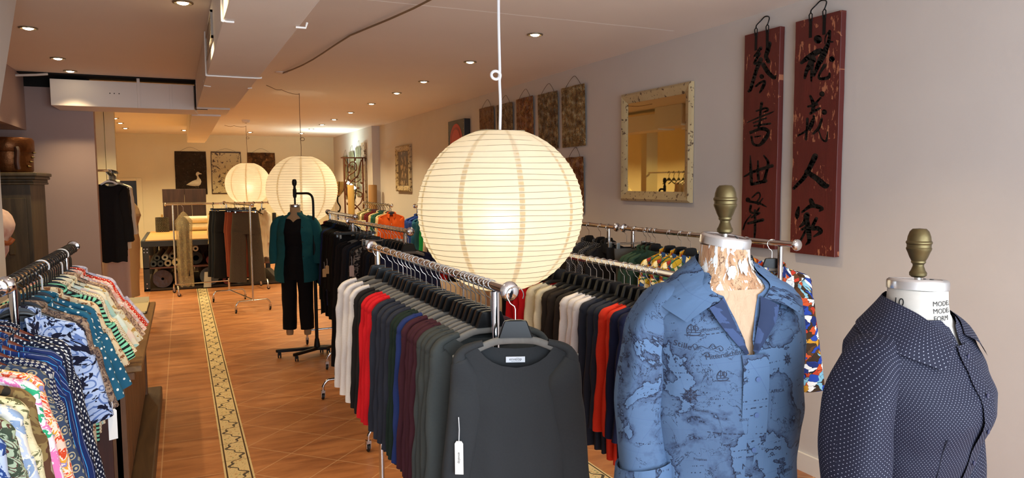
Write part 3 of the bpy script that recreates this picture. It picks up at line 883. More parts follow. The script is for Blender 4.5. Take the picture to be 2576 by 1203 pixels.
def price_tag(parent, loc, rz=0.0, mat=PAPERT, w=0.036, h=0.085, string=0.07, text=None):
    m = MB().prism([Vector(p) for p in ((-w/2, 0, -string-h), (w/2, 0, -string-h), (w/2, 0, -string-0.008), (w*0.3, 0, -string), (-w*0.3, 0, -string), (-w/2, 0, -string-0.008))], (0, 0.0012, 0))
    o = m.build('price_tag', mat, parent, smooth=False); o.location = loc; o.rotation_euler = (0, 0, rz)
    MB().tube([(0, 0.0006, 0), (0.002, -0.002, -string/2), (0, -0.001, -string-0.006)], 0.0014, 6).build('string', STRING, o)
    if text: text_on_plane(text, 0.011, o, Vector((0, -0.0006, -string-h*0.5)), Vector((0, 0, -1)), Vector((1, 0, 0)))
    return o
def text_mesh(body_, size, ex=0.0):
    c = bpy.data.curves.new('lettering', 'FONT'); c.body = body_; c.size = size; c.align_x = 'CENTER'; c.align_y = 'CENTER'; c.extrude = ex
    c.resolution_u = 3
    o = bpy.data.objects.new('lettering', c); COL.objects.link(o)
    dg = bpy.context.evaluated_depsgraph_get()
    me = bpy.data.meshes.new_from_object(o.evaluated_get(dg))
    bpy.data.objects.remove(o); return me
def text_on_plane(body_, size, parent, origin, xdir, ydir, mat=None):
    me = text_mesh(body_, size)
    me.transform(Matrix.Identity(4))
    for v in me.vertices: v.co = origin+xdir*v.co.x+ydir*v.co.y
    me.materials.clear(); me.materials.append(mat or INK)
    o = bpy.data.objects.new('lettering', me); COL.objects.link(o); o.parent = parent; return o

def garment(name, label, cat, group, loc, rz, mat, kind='tee', L=0.62, w=0.20, nk=None, t=0.030, Ls=0.50, flare=4, seed=1, hem=1.0, r0=0.062, r1=0.045, folds=0.5, coll=None, mat2=None, dip=None):
    g = thing(name, label, cat, loc, rz, group)
    if kind == 'tee':
        nk = nk or 0.125; zn, zs = -0.150, -0.180; df, db = 0.058, 0.030
    elif kind == 'shirt':
        nk = nk or 0.070; zn, zs = -0.135, -0.184; df, db = 0.050, 0.012
    elif kind == 'jacket':
        nk = nk or 0.075; zn, zs = -0.133, -0.184; df, db = 0.09, 0.01
    if dip: df = dip
    if kind == 'skirt':
        body(w, L, w*0.98, -0.135, -0.136, 0.004, 0.002, t, seed, hem=hem, folds=folds*1.5).build('skirt_body', mat, g, ang=80)
        ellip_tube(MB(), [(-w*0.99, 0, -0.13), (-w*0.985, 0, -0.165)], 0.001, 0.001, 6)
        return g
    if kind == 'trousers':
        trousers(g, w, L, t, mat, seed, hem); return g
    body(w, L, nk, zn, zs, df, db, t, seed, hem=hem, folds=folds).build('body', mat, g, ang=80)
    if Ls:
        for s in (-1, 1):
            sl = sleeve(s, w, zn, zs, nk, Ls, flare if s > 0 or flare < 8 else 3, r0, r1, t*0.95, seed*1.7+s).build('sleeve', mat2 or mat, g, ang=80)
    if kind in ('shirt', 'jacket') and coll != 0:
        collar(nk*0.98, t*0.62+0.012, zn+0.006, 0.028, 0.040, 0.065, 20, 0.012, n=22, drop=0.03).build('collar', mat2 or mat, g, ang=70)
    return g
def trousers(g, w, L, t, mat, seed, hem):
    zt = -0.125; zc = zt-0.30
    rows, uvs = [], []
    n = 36
    for i in range(9):
        v = i/8; z = lerp(zt, zc-0.02, v)
        row, ur = [], []
        for j in range(n+1):
            a = 2*pi*j/n+pi/2; ca, sa = math.cos(a), math.sin(a)
            xn = math.copysign(abs(ca)**0.7, ca)
            ww = w*lerp(0.92, 1.06, sm(v)); 
            row.append(Vector((ww*xn, math.copysign(abs(sa)**0.7, sa)*t*lerp(0.5, 1.05, sm(v*2))+0.006*nz((xn, z*4, seed), 3, seed), z))); ur.append((xn*w, z))
        rows.append(row); uvs.append(ur)
    MB().grid(rows, uvs).build('waist', mat, g, ang=80)
    for s in (-1, 1):
        pts, rn, ry = [], [], []
        for k in range(13):
            u = k/12
            pts.append((s*lerp(w*0.52, w*0.56*hem, u), 0.008*math.sin(u*5+seed+s), lerp(zc+0.02, zt-L, u)))
            rn.append(lerp(w*0.53, w*0.50*hem, u)*(1-0.05*math.sin(pi*u))); ry.append(t*lerp(1.0, 1.15, u))
        def wob(q, u, a): return q+Vector((0.006*nz(q, 8, seed), 0.010*math.sin(q.x*40+seed)*u, 0))
        ellip_tube(MB(), pts, rn, ry, 24, cap=False, yfun=wob).build('leg', mat, g, ang=80)
# ------------------------------------------------------------------ cloth
def jersey(n, c): return fabric(n, c_plain(c), wr=0.25)
WHITE = jersey('white_jersey', 'dcd6d4'); IVORY = jersey('ivory_knit', 'd9cfb6'); OFFBLK = jersey('soft_black_jersey', '1b1819')
RED = jersey('crimson_jersey', 'c4141f'); SLATE = jersey('slate_navy_jersey', '262a36'); DGREEN = jersey('bottle_green_jersey', '14241f')
BLUE = jersey('royal_blue_jersey', '1f2f63'); BURG = jersey('burgundy_jersey', '3b1a24'); GGREY = jersey('grey_green_jersey', '3b3f3e')
CHAR = jersey('charcoal_heather_jersey', '2f3133'); BROWNB = jersey('dark_brown_knit', '2a231e'); ORED = jersey('orange_red_jersey', 'd3331c')
NAVY = jersey('navy_jersey', '151a36'); BLACK = jersey('black_cloth', '111013'); TEALD = jersey('dark_teal_cloth', '1c3a42')
PINKISH = jersey('pale_pink_cloth', 'c8b0a4'); WARMW = jersey('warm_white_cloth', 'd8cdb8')

def fill(rows, rackphrase, grp_g, grp_h, x, z, rz0, seed0, jig=4, skip_label=None):
    """rows: far to near: (y, hanger kind, name, description, category, material, kwargs)"""
    N = len(rows)
    for i, (y, hk, nm, desc, cat, mat, kw) in enumerate(rows):
        rnd = random.Random(seed0+i)
        kw = dict(kw)
        rz = rad(kw.pop('rz', rz0+rnd.uniform(-jig, jig)))
        xx = x(y) if callable(x) else x
        o = ORD[i+1]
        loc = (xx, y, z)
        if hk: hanger(hk, loc, rz, HDESC[hk]+', %s from the far end of %s' % (o, rackphrase), grp_h)
        if nm: garment(nm, '%s, %s from the far end of %s' % (desc, o, rackphrase), cat, grp_g, loc, rz, mat, seed=seed0*3+i, **kw)
HDESC = {'flock': 'grey-armed hanger', 'dark': 'dark-armed hanger', 'plastic': 'black plastic hanger', 'wood': 'mahogany wooden hanger', 'clip': 'black clip hanger', 'wire': 'steel clip hanger', 'pale': 'pale plastic hanger'}

# ---- front rack
rack('chrome garment rack of plain tees under the big paper lantern', (0.92, 2.03), (0.92, 3.78), 1.56)
px1 = [950, 968, 986, 1001, 1013, 1023, 1033, 1043, 1056, 1071, 1086, 1099, 1112, 1121, 1133, 1146, 1164, 1174, 1184, 1196, 1209, 1222, 1234]
c1 = [(WHITE, 'white long-sleeved tee', 0.60)]*3+[(OFFBLK, 'soft black long-sleeved tee', 0.62)]*2+[(RED, 'crimson long-sleeved tee', 0.62)]*3+[(SLATE, 'slate navy long-sleeved tee', 0.66)]*4+[(DGREEN, 'bottle green long-sleeved tee', 0.68)]*2+[(BLUE, 'royal blue long-sleeved tee', 0.66)]+[(BURG, 'burgundy long-sleeved tee', 0.66)]*4+[(GGREY, 'grey-green long-sleeved tee', 0.66)]*4
rows = []
for p, (m_, dsc, L_) in zip(px1, c1):
    rows.append((y_at(p, 0.92, 1.578), 'flock', 'long_sleeved_tee', dsc, 'tee', m_, dict(kind='tee', L=L_, t=0.026, Ls=0.50, flare=3, r0=0.060, r1=0.046, nk=0.137)))
fill(rows, 'rack under big lantern', 'plain tees on the rack under the big lantern', 'grey-armed hangers on the rack under the big lantern', 0.92, 1.56, -4, 11, 3)
FT = (0.925, 1.985, 1.56)
hanger('flock', FT, rad(-22), 'grey-armed hanger on the end knob, holding the charcoal tee', 'grey-armed hangers on the rack under the big lantern')
ft = garment('boat_neck_tee', 'charcoal boat-neck tee hanging face-on at the near end of the rack', 'tee', None, FT, rad(-22), CHAR, kind='tee', L=0.72, w=0.188, t=0.032, Ls=0.56, flare=5, seed=5, folds=0.22, nk=0.122, r0=0.058, r1=0.044, dip=0.082)
lb = MB().box((-0.030, 0.0105, -0.222), (0.030, 0.0125, -0.204)).build('neck_label', plain('white_satin_label', 'd9dce2', 0.5), ft, smooth=False)
lb['label'] = 'white woven neck label'
text_on_plane('envelöp', 0.0125, lb, Vector((0, 0.0100, -0.2115)), Vector((1, 0, 0)), Vector((0, 0, 1)))
text_on_plane('MADE IN CANADA', 0.0032, lb, Vector((0, 0.0100, -0.2185)), Vector((1, 0, 0)), Vector((0, 0, 1)))
price_tag(ft, (-0.178, -0.046, -0.375), rad(-8), w=0.026, h=0.105, string=0.075, text='envelöp')

# ---- second rack, behind the lantern and the map shirt
R2Z = 1.50
px2 = [1440, 1453, 1464, 1477, 1488, 1501, 1514, 1527, 1549, 1565, 1583, 1597, 1613, 1634, 1655]
ys2 = [y_at(p, 1.685, 1.25) for p in (1272, 1287, 1303, 1320, 1343, 1357, 1373, 1393, 1407, 1422, 1438, 1450, 1472, 1486, 1504, 1519, 1533, 1550)]
rack('chrome garment rack between the big lantern and the map-print shirt', (1.90, 2.15), (1.90, ys2[0]+0.2), R2Z)
c2 = [(RED, 'crimson cardigan', 0.60)]*3+[(IVORY, 'ivory knit top', 0.66)]*2+[(BROWNB, 'dark brown knit top', 0.70)]*3+[(WHITE, 'white knit top', 0.72)]*3+[(SLATE, 'charcoal navy top', 0.72)]*3+[(ORED, 'orange-red top', 0.72)]*2+[(NAVY, 'navy top', 0.72)]*2
rows = [(y, 'dark', 'knit_pullover', d_, 'top', m_, dict(kind='tee', L=L_, t=0.028, Ls=0.52, flare=3, nk=0.085)) for y, (m_, d_, L_) in zip(ys2, c2)]
fill(rows, 'rack between lantern and map shirt', 'knit tops on the second rack', 'dark-armed hangers on the second rack', 1.90, R2Z, 4, 41, 3)

# ---- wall racks
WX = 2.94
rack('chrome wall rack of dark coats under the mirror', (WX, 4.52), (WX, 6.5), 1.56)
rack('chrome wall rack of printed shirts beneath the red boards', (WX, 2.80), (WX, 4.40), 1.56)
TWEED = fabric('dark_tweed', c_noise(['2a2725', '38322e', '1d1b1b'], 160, 0.4)); PINDOT = fabric('black_pindot', c_dots('16161a', '9a9aa0', 0.014, 0.14))
DRAB = fabric('drab_green_corduroy', c_stripe([(0, '1f3327'), (0.5, '263d2f')], 0.006)); GREYW = fabric('grey_wool', c_plain('4a4845'))
YPRINT = fabric('yellow_folk_print', c_cells(['d3a92b', '8f2a1e', '3c6a4a', 'e3d3a0', 'c98a1f', '2b4a78', 'd9c24a'], 34, 0.03, '2a2018', 0.03))
CUBIST = fabric('cubist_mask_print', c_cells(['d9dcd8', '2745a0', 'c4512a', '5a3a20', '7fb4c8', 'c58f2e', 'e8e6e0', '1f2f6a', 'b33a24', '3a2a1c'], 42, 0.05, '1c1a22', 0.02, (1.0, 0.75)))
CUBIST2 = fabric('orange_face_print', c_cells(['e6dcc8', 'd98a3a', 'd9dcd8', '8a2a1e', '7fb4c8', 'e8e6e0'], 26, 0.05, '2a1a12', 0.02))
rows = [(6.25, 'flock', 'wool_coat', 'black wool coat', 'coat', BLACK, dict(kind='jacket', L=0.85, t=0.045)), (6.0, 'flock', 'wool_coat', 'black wool coat', 'coat', BLACK, dict(kind='jacket', L=0.85, t=0.045)),
        (5.72, 'plastic', 'tweed_jacket', 'dark tweed jacket', 'jacket', TWEED, dict(kind='jacket', L=0.78, t=0.045)), (5.45, 'plastic', 'tweed_jacket', 'dark tweed jacket', 'jacket', TWEED, dict(kind='jacket', L=0.78, t=0.045)),
        (y_at(1482, WX, 1.578), 'flock', 'dotted_shirt', 'black pin-dot shirt with collar', 'shirt', PINDOT, dict(kind='shirt', L=0.74, t=0.04)), (y_at(1511, WX, 1.578), 'flock', 'dotted_shirt', 'black pin-dot shirt with collar', 'shirt', PINDOT, dict(kind='shirt', L=0.74, t=0.04)),
        (y_at(1527, WX, 1.578)-0.02, 'flock', 'black_shirt', 'plain black shirt', 'shirt', BLACK, dict(kind='shirt', L=0.74, t=0.035))]
fill(rows, 'wall rack under the mirror', 'dark coats and shirts on the wall rack', 'hangers on the coat rack', WX, 1.56, 6, 71)
q = lambda p: y_at(p, WX, 1.578)
rows = [(q(1577), 'wire', 'black_skirt', 'long black skirt', 'skirt', BLACK, dict(kind='skirt', L=0.8, t=0.02, w=0.17)), (q(1597), 'wire', 'wool_skirt', 'grey wool skirt', 'skirt', GREYW, dict(kind='skirt', L=0.75, t=0.02, w=0.17)),
        (q(1626), 'flock', 'corduroy_shirt', 'bottle green corduroy shirt', 'shirt', DRAB, dict(kind='shirt', L=0.72, t=0.035)), (q(1637), 'flock', 'corduroy_shirt', 'bottle green corduroy shirt', 'shirt', DRAB, dict(kind='shirt', L=0.72, t=0.035)), (q(1649), 'flock', 'corduroy_shirt', 'bottle green corduroy shirt', 'shirt', DRAB, dict(kind='shirt', L=0.72, t=0.035)),
        (q(1686), 'flock', 'printed_shirt', 'yellow folk-print shirt', 'shirt', YPRINT, dict(kind='shirt', L=0.72, t=0.038)), (q(1714), 'flock', 'printed_shirt', 'yellow folk-print shirt', 'shirt', YPRINT, dict(kind='shirt', L=0.72, t=0.038)), (q(1738), 'flock', 'printed_shirt', 'yellow folk-print shirt', 'shirt', YPRINT, dict(kind='shirt', L=0.72, t=0.038)),
        (3.36, 'flock', 'printed_shirt', 'yellow folk-print shirt', 'shirt', YPRINT, dict(kind='shirt', L=0.72, t=0.038)), (3.16, 'flock', 'printed_shirt', 'orange print shirt', 'shirt', CUBIST2, dict(kind='shirt', L=0.74, t=0.04, rz=-24)),
        (2.96, 'flock', 'cubist_print_shirt', 'multicoloured cubist-print shirt', 'shirt', CUBIST, dict(kind='shirt', L=0.80, t=0.045, Ls=0.60, flare=8, rz=-34, r0=0.075, r1=0.06))]
fill(rows, 'wall rack beneath red boards', 'shirts on the wall rack beneath the red boards', 'hangers beneath the red boards', WX, 1.56, -8, 91)

# ---- printed shirts beside the wooden counter
LX = -0.555
P = {
 'plaid': fabric('lavender_plaid', c_plaid('c9c8dc', '9a9cc4', 'b7b6d2', 0.035)),
 'redp': fabric('red_spotted_cotton', c_dots('c62d1f', 'e9cdb6', 0.02, 0.18)),
 'whitep': fabric('white_red_trim_print', c_noise(['e2d6d0', 'd9a49a', 'e6dfd8', 'b8b4c8'], 40, 1.0)),
 'taupe': fabric('taupe_paisley', c_paisley('a98a72', '6d5247', 'c9ae93', 26)),
 'cream1': fabric('cream_gold_sprig', c_noise(['ddd6bd', 'ddd6bd', 'b58f4a', 'e4dfca'], 34, 0.6)),
 'mint': fabric('mint_cream_patch_print', c_cells(['cfe0d2', 'e8e0c6', 'a9cfc6', 'e6d2c2', 'd7e6e0'], 18, 0.05)),
 'creamdot': fabric('cream_fine_dot', c_dots('e0d4b8', '8a6a4a', 0.016, 0.16)),
 'mintstripe': fabric('mint_black_stripe', c_stripe([(0, '7fd0ae'), (0.55, '15181a')], 0.018, 1)),
 'beige': fabric('beige_small_floral', c_noise(['d8c6a4', 'd8c6a4', '8a5a3a', 'e4d8be'], 38, 0.8)),
 'tealdot': fabric('teal_white_dot', c_dots('1f5a78', 'dfe6e4', 0.048, 0.105)),
 'brownp': fabric('taupe_brown_print', c_paisley('7b6658', '3c3238', '9a8573', 34)),
 'bluepais': fabric('blue_white_paisley', c_paisley('a9bbdd', '5d76ad', '12152c', 20)),
 'navydot': fabric('navy_oval_dot', c_dots('141a30', 'cfd4d8', 0.019, 0.17, 1.25)),
 'bstripe': fabric('navy_sky_stripe', c_stripe([(0, '17285c'), (0.30, '3f9ad8'), (0.36, '17285c'), (0.62, '1c3a80'), (0.74, 'b9c2cc'), (0.78, '17285c')], 0.036, 0, 0.006)),
 'micro': fabric('navy_white_geometric', c_micro('1a2140', 'd6d4cc', 0.013)),
 'medal': fabric('slate_medallion_patch', c_medal('33415a', 'a99c7c', '8b8a7a', 0.040)),
 'redfl': fabric('red_orange_floral', c_noise(['e6c9b4', 'd24a28', 'e8dcc8', 'e0a03a', '8d86b8', 'e6d6c8'], 26, 1.0)),
 'pink': fabric('pink_green_floral', c_noise(['f0d6e2', 'ea7fb8', 'f4e6ec', '36ab7a', 'f2dbe6'], 14, 1.6)),
 'olive': fabric('olive_brown_watercolour', c_noise(['2c261f', '6b5232', '8a7448', '5a3a2a', 'a08d78', '3c3a34'], 8, 0.8)),
 'creamol': fabric('cream_olive_leaf', c_noise(['e2d9b2', 'dcd2a8', '6a6a48', 'e6e0c2'], 40, 1.2)),
 'whiteblue': fabric('white_blue_watercolour', c_noise(['e6e2d2', 'c2cde0', 'e8e6dc', '8fa6c6', 'e4e0d0'], 11, 1.0)),
 'greenpais': fabric('sage_green_paisley', c_paisley('a8b79a', '5a3a34', '3f4a3a', 34)),
 'marble': fabric('blue_marbled_cotton', c_noise(['d4dbe4', '7f9cc9', 'b9c8e0', '2a4684', '9fb6da', '1c2f5e'], 9, 1.8, 7)),
}
rack('chrome rack of printed shirts leaning over the wooden counter', (LX, 2.93), (LX, 4.60), 1.56, foot=0.22, inset=(0.10, 0.27))
seq = [('plaid', 'lavender plaid shirt', 34), ('redp', 'red spotted shirt', 34), ('whitep', 'white shirt with red flecks', 33), ('taupe', 'taupe paisley shirt', 32), ('cream1', 'cream gold-sprig shirt', 30),
       ('mint', 'mint and cream patch-print shirt', 28), ('creamdot', 'cream fine-dotted shirt', 26), ('mintstripe', 'mint and black striped shirt', 26), ('beige', 'beige floral shirt', 22),
       ('tealdot', 'teal shirt with white dots', 20), ('tealdot', 'teal shirt with white dots', 16), ('brownp', 'taupe brown print shirt', 14), ('bluepais', 'blue and navy paisley shirt', 13)]
ysL = [4.50, 4.40, 4.30, 4.18, 4.06, 3.94, 3.83, 3.72, 3.60, 3.47, 3.33, 3.20, 3.06]
rows = [(y, 'pale' if i in (3, 8) else 'plastic', 'printed_shirt', d_, 'shirt', P[k_], dict(kind='shirt', L=0.70 if i < 9 else (1.05 if i == 10 else 0.84), t=0.036, Ls=0.27 if i < 9 else 0.34, flare=fl, r0=0.080, r1=0.078, nk=0.07)) for i, (y, (k_, d_, fl)) in enumerate(zip(ysL, seq))]
fill(rows, 'rack beside the counter', 'printed shirts beside the counter', 'plastic hangers beside the counter', LX, 1.56, 6, 131, 3)
tg = [o for o in bpy.data.objects if o.parent is None and o.get('label', '').startswith('blue and navy paisley')][0]
price_tag(tg, (0.285, 0.02, -0.50), rad(15), plain('white_tag', 'e4e2de', 0.7), w=0.032, h=0.12, string=0.03)
for k, y in enumerate((4.46, 4.34, 4.24, 4.12, 4.00, 3.88, 3.78, 3.66, 3.53, 3.40, 3.27, 3.13)):
    hanger('plastic', (LX, y+0.002, 1.56), rad(7+3*math.sin(k*2.1)), 'spare black plastic hanger packed between shirts, %s from the far end' % ORD[k+1], 'spare hangers packed between the shirts')
rack('chrome rack of printed shirts on wooden hangers', (LX-0.01, 1.05), (LX-0.01, 2.84), 1.56, foot=0.22)
seq = [('navydot', 'navy oval-dotted shirt', 10), ('navydot', 'navy oval-dotted shirt', 9), ('bstripe', 'navy and sky striped shirt', 10), ('bstripe', 'navy and sky striped shirt', 9), ('micro', 'navy geometric shirt', 9), ('medal', 'slate medallion shirt', 14),
       ('redfl', 'red and orange floral shirt', 12), ('pink', 'pink and green floral shirt', 9), ('olive', 'olive brown watercolour shirt', 9), ('creamol', 'cream leaf-print shirt', 9), ('whiteblue', 'white and blue watercolour shirt', 9),
       ('greenpais', 'sage green paisley shirt', 9), ('marble', 'blue marbled shirt', 9), ('marble', 'blue marbled shirt', 9), ('whiteblue', 'white and blue watercolour shirt', 9)]
ysL2 = [2.74, 2.66, 2.57, 2.49, 2.41, 2.33, 2.25, 2.18, 2.10, 2.02, 1.95, 1.86, 1.76, 1.67, 1.58]
rows = [(y, 'wood' if i < 7 else 'plastic', 'printed_shirt', d_, 'shirt', P[k_], dict(kind='shirt', L=0.76, t=0.036, Ls=0.56, flare=fl, r0=0.072, r1=0.06)) for i, (y, (k_, d_, fl)) in enumerate(zip(ysL2, seq))]
fill(rows, 'rack with wooden hangers', 'printed shirts on the rack with wooden hangers', 'hangers on the rack with wooden hangers', LX-0.01, 1.56, 8, 171, 3)

# ---- middle racks of dark clothes
MX1, MX2 = 1.585, 1.40
rack('chrome rack of black jackets behind the teal-jacket form', (MX1, 7.22), (MX1, 8.68), 1.56)
dk = [BLACK, jersey('off_black_wool', '191a1d'), jersey('dark_green_wool', '141c1a'), TEALD, jersey('black_crepe', '0e0d0f')]
rows = [(8.60, 'plastic', 'red_blouse', 'dark red blouse', 'blouse', jersey('dark_red_cloth', '7d121d'), dict(kind='shirt', L=0.62, t=0.05))]
for i in range(16):
    y = 8.50-i*0.078
    mt = TEALD if i in (6,) else (BLUE if i == 7 else dk[i % 3 if i % 5 else 4])
    rows.append((y, 'flock', 'dark_jacket', 'dark teal jacket' if i == 6 else ('dark blue jacket' if i == 7 else 'black jacket'), 'jacket', mt, dict(kind='jacket', L=0.72+0.3*((i*7) % 3)/2, t=0.045, Ls=0.55, r1=0.055)))
fill(rows, 'rack behind teal-jacket form', 'dark jackets behind the teal-jacket form', 'hangers behind the teal-jacket form', MX1, 1.56, -4, 211, 5)
rack('chrome rack of black lace and navy clothes behind the front rack', (MX2+0.04, 4.83), (MX2-0.04, 6.42), 1.56)
LACE = fabric('black_lace', c_noise(['151416', '232224', '8d867e', '1a191b', '131214'], 26, 1.4))
LACE2 = fabric('grey_black_tapestry', c_noise(['1c1d1f', '3a3c3c', '1a1a1c', '4a4b48'], 30, 1.0))
rows = [(6.30, 'clip', 'black_trousers', 'long black trousers', 'trousers', BLACK, dict(kind='trousers', L=1.15, w=0.19, t=0.03, hem=1.1)), (6.20, 'clip', 'black_trousers', 'long black trousers', 'trousers', BLACK, dict(kind='trousers', L=1.2, w=0.19, t=0.03, hem=1.1)),
        (6.08, 'flock', 'black_dress', 'long black dress', 'dress', OFFBLK, dict(kind='tee', L=1.12, t=0.035)), (5.97, 'flock', 'black_dress', 'long black dress', 'dress', BLACK, dict(kind='tee', L=1.10, t=0.035)),
        (5.86, 'flock', 'dark_jacket', 'charcoal jacket', 'jacket', jersey('charcoal_cloth', '26262a'), dict(kind='jacket', L=0.7, t=0.04)), (5.76, 'flock', 'dark_jacket', 'dark navy jacket', 'jacket', jersey('ink_navy_cloth', '141b26'), dict(kind='jacket', L=0.7, t=0.04)),
        (5.64, 'flock', 'tapestry_jacket', 'grey-black tapestry jacket', 'jacket', LACE2, dict(kind='jacket', L=0.78, t=0.045)), (5.52, 'wire', 'lace_blouse', 'black lace top with pale flowers', 'top', LACE, dict(kind='tee', L=0.80, t=0.04, Ls=0.5)),
        (5.42, 'wire', 'lace_skirt', 'black lace skirt', 'skirt', LACE, dict(kind='skirt', L=0.7, t=0.03, w=0.17))]
for i in range(6):
    rows.append((5.33-i*0.075, 'flock', 'black_tee', 'plain black tee', 'tee', [BLACK, OFFBLK, jersey('ink_navy_cloth', '141b26')][i % 3], dict(kind='tee', L=0.66, t=0.03)))
rows.append((4.86, 'flock', 'navy_tee', 'dark navy tee', 'tee', NAVY, dict(kind='tee', L=0.68, t=0.035, rz=-8)))
fill(rows, 'rack of black lace', 'dark clothes on the lace rack', 'hangers on the lace rack', lambda y: MX2+0.04-0.05*(y-4.83), 1.56, -5, 251, 4)
for o in list(bpy.data.objects):
    if o.name.startswith('lace_blouse') and o.parent is None:
        t_ = price_tag(o, (-0.235, -0.06, -0.22), rad(-10), plain('pinkish_tag', 'c9b3a8', 0.8)); t_['label'] = 'pinkish price tag'
    if o.name == 'dark_jacket.015' and o.parent is None:
        for dx in (0, 0.03):
            t_ = price_tag(o, (-0.27-dx, -0.02-dx*0.5, -0.42-dx), 0, plain('tan_tag', 'c0a070', 0.8)); t_['label'] = 'tan price tag'

# ---- racks along the wall towards the back
rack('chrome wall rack with the orange shirt at its near end', (3.10, 11.4), (3.10, 13.3), 1.535)
oc = [('beige', jersey('beige_cloth', 'b8a27e')), ('olive print', fabric('olive_print', c_noise(['5c5638', '7a7048', '3c3a28'], 40))), ('cream', jersey('cream_cloth', 'd8c9a2')), ('olive brown', jersey('olive_brown_cloth', '6a5a38')), ('dark red', jersey('wine_cloth', '6a1a22')), ('burgundy', jersey('wine_cloth2', '57141e')), ('sand', jersey('sand_cloth', 'cdb48a')), ('green-teal', jersey('green_teal_cloth', '24594c')), ('dark green', jersey('forest_cloth', '1f4438')), ('cream-edged beige', jersey('pale_sand_cloth', 'd2bd94'))]
rows = [(13.1-i*0.165, 'plastic', 'collared_shirt', d_+' shirt', 'shirt', m_, dict(kind='shirt', L=0.72, t=0.05, Ls=0.52)) for i, (d_, m_) in enumerate(oc)]
rows.append((11.42, 'plastic', 'orange_shirt', 'bright orange collared shirt', 'shirt', jersey('orange_cotton', 'c4521c'), dict(kind='shirt', L=0.76, t=0.05, Ls=0.56, rz=-16, folds=0.4)))
fill(rows, 'rack with the orange shirt', 'shirts behind the orange shirt', 'black hangers above the orange shirt', 3.10, 1.535, -8, 311, 5)
osh = [o for o in bpy.data.objects if o.name.startswith('orange_shirt')][0]
MB().box((-0.014, -0.056, -0.75), (0.014, -0.050, -0.22)).build('placket', CACHE['orange_cotton'], osh, smooth=False)
for k in range(4): MB().disc((0, -0.0565, -0.30-0.12*k), 0.006, (0, -1, 0), 10, 0.002).build('button', PAPERT, osh)
rack('chrome wall rack of blue and green shirts behind the big lantern', (3.10, 8.05), (3.10, 10.1), 1.56)
bc = [('royal blue', jersey('blue_cotton', '24408c')), ('royal blue', jersey('blue_cotton', '24408c')), ('teal blue', jersey('teal_blue_cotton', '1f5673')), ('dark teal', jersey('dark_teal_cotton', '1c4a58')), ('emerald green', jersey('emerald_cotton', '138a45')), ('pale cream', WARMW), ('black', BLACK), ('red', jersey('red_cotton', 'b0141c')), ('red', jersey('red_cotton', 'b0141c')), ('black', BLACK)]
rows = [(9.92-i*0.185, 'plastic', 'collared_shirt', d_+' shirt', 'shirt', m_, dict(kind='shirt', L=0.74, t=0.05, Ls=0.52)) for i, (d_, m_) in enumerate(bc)]
fill(rows, 'rack of blue and green shirts', 'blue and green shirts on the wall rack', 'black hangers over the blue and green shirts', 3.10, 1.56, -10, 341, 4)

# ---- racks in front of the work table
rack('chrome rack with the plastic garment bag before the work table', (-0.24, 13.50), (1.42, 13.75), 1.56, foot=0.26)
def on_f1(x): return (x, 13.50+0.15*(x+0.24), 1.56)
hanger('plastic', on_f1(1.33), rad(-60), 'black hanger holding the white blouse before the back wall', 'hangers on the rear racks')
garment('white_blouse', 'white blouse on the rail end beside the teal-jacket form', 'blouse', None, on_f1(1.33), rad(-58), WARMW, kind='shirt', L=0.85, t=0.05, Ls=0.5, seed=3)
hanger('plastic', on_f1(0.50), rad(-75), 'black hanger holding the cream jacket seen edge-on', 'hangers on the rear racks')
garment('cream_jacket', 'cream jacket seen edge-on next to the black trousers', 'jacket', None, on_f1(0.50), rad(-75), jersey('cream_wool', 'd0b88a'), kind='jacket', L=0.62, t=0.06, Ls=0.5, seed=4)
for k, x in enumerate((0.72, 0.80, 0.86, 0.95, 1.02, 1.10, 1.18)):
    hanger('clip' if k % 2 else 'plastic', on_f1(x), rad(-80+6*k), 'empty black hanger on the rear rail, %s along from the garment bag' % ORD[k+1], 'empty hangers on the rear rail')
rack('chrome rack of trousers in front of the work table', (0.93, 11.08), (0.63, 12.52), 1.595, foot=0.25)
tr = [(12.42, 'black trousers', BLACK, 1.06, 1.15), (12.25, 'black trousers', jersey('dark_navy_wool', '151a22'), 1.05, 1.1), (12.08, 'black trousers', BLACK, 1.05, 1.15), (11.80, 'rust trousers', jersey('rust_cloth', '7d3a26'), 1.0, 0.9), (11.68, 'rust trousers', jersey('rust_cloth', '7d3a26'), 1.0, 0.9), (11.40, 'grey-brown wool trousers', fabric('grey_brown_tweed', c_noise(['443a31', '52463a', '372f28'], 200, 0.3)), 1.04, 1.25)]
rows = [(y, 'clip', 'hanging_trousers', d_, 'trousers', m_, dict(kind='trousers', L=L_, w=0.20, t=0.05, hem=hm)) for y, d_, m_, L_, hm in tr]
fill(rows, 'rack before the work table', 'trousers on the rack before the work table', 'clip hangers on the trouser rack', lambda y: 0.93-0.208*(y-11.08)-(0.07 if y > 12 else 0.0), 1.595, -6, 371, 4)
gb = thing('garment_bag', 'clear plastic garment bag with a dark coat, hanging before the work table', 'garment bag', on_f1(0.02), rad(-6))
gp = G('clear_plastic_film'); gp.set('b9a880', 0.18); tr_ = gp.n('BsdfTransparent'); ms = gp.n('MixShader')
gp.put(ms.inputs[0], gp.math('ADD', 0.30, gp.math('MULTIPLY', gp.noise(gp.uv(), 18, 4, 0.6, 1.0), 0.35)))
gp.t.links.new(tr_.outputs[0], ms.inputs[1]); gp.t.links.new(gp.b.outputs[0], ms.inputs[2]); gp.t.links.new(ms.outputs[0], gp.out.inputs[0])
gp.bump(gp.noise(gp.uv(), 22, 4, 0.6, 1.5), 0.9, 0.02)
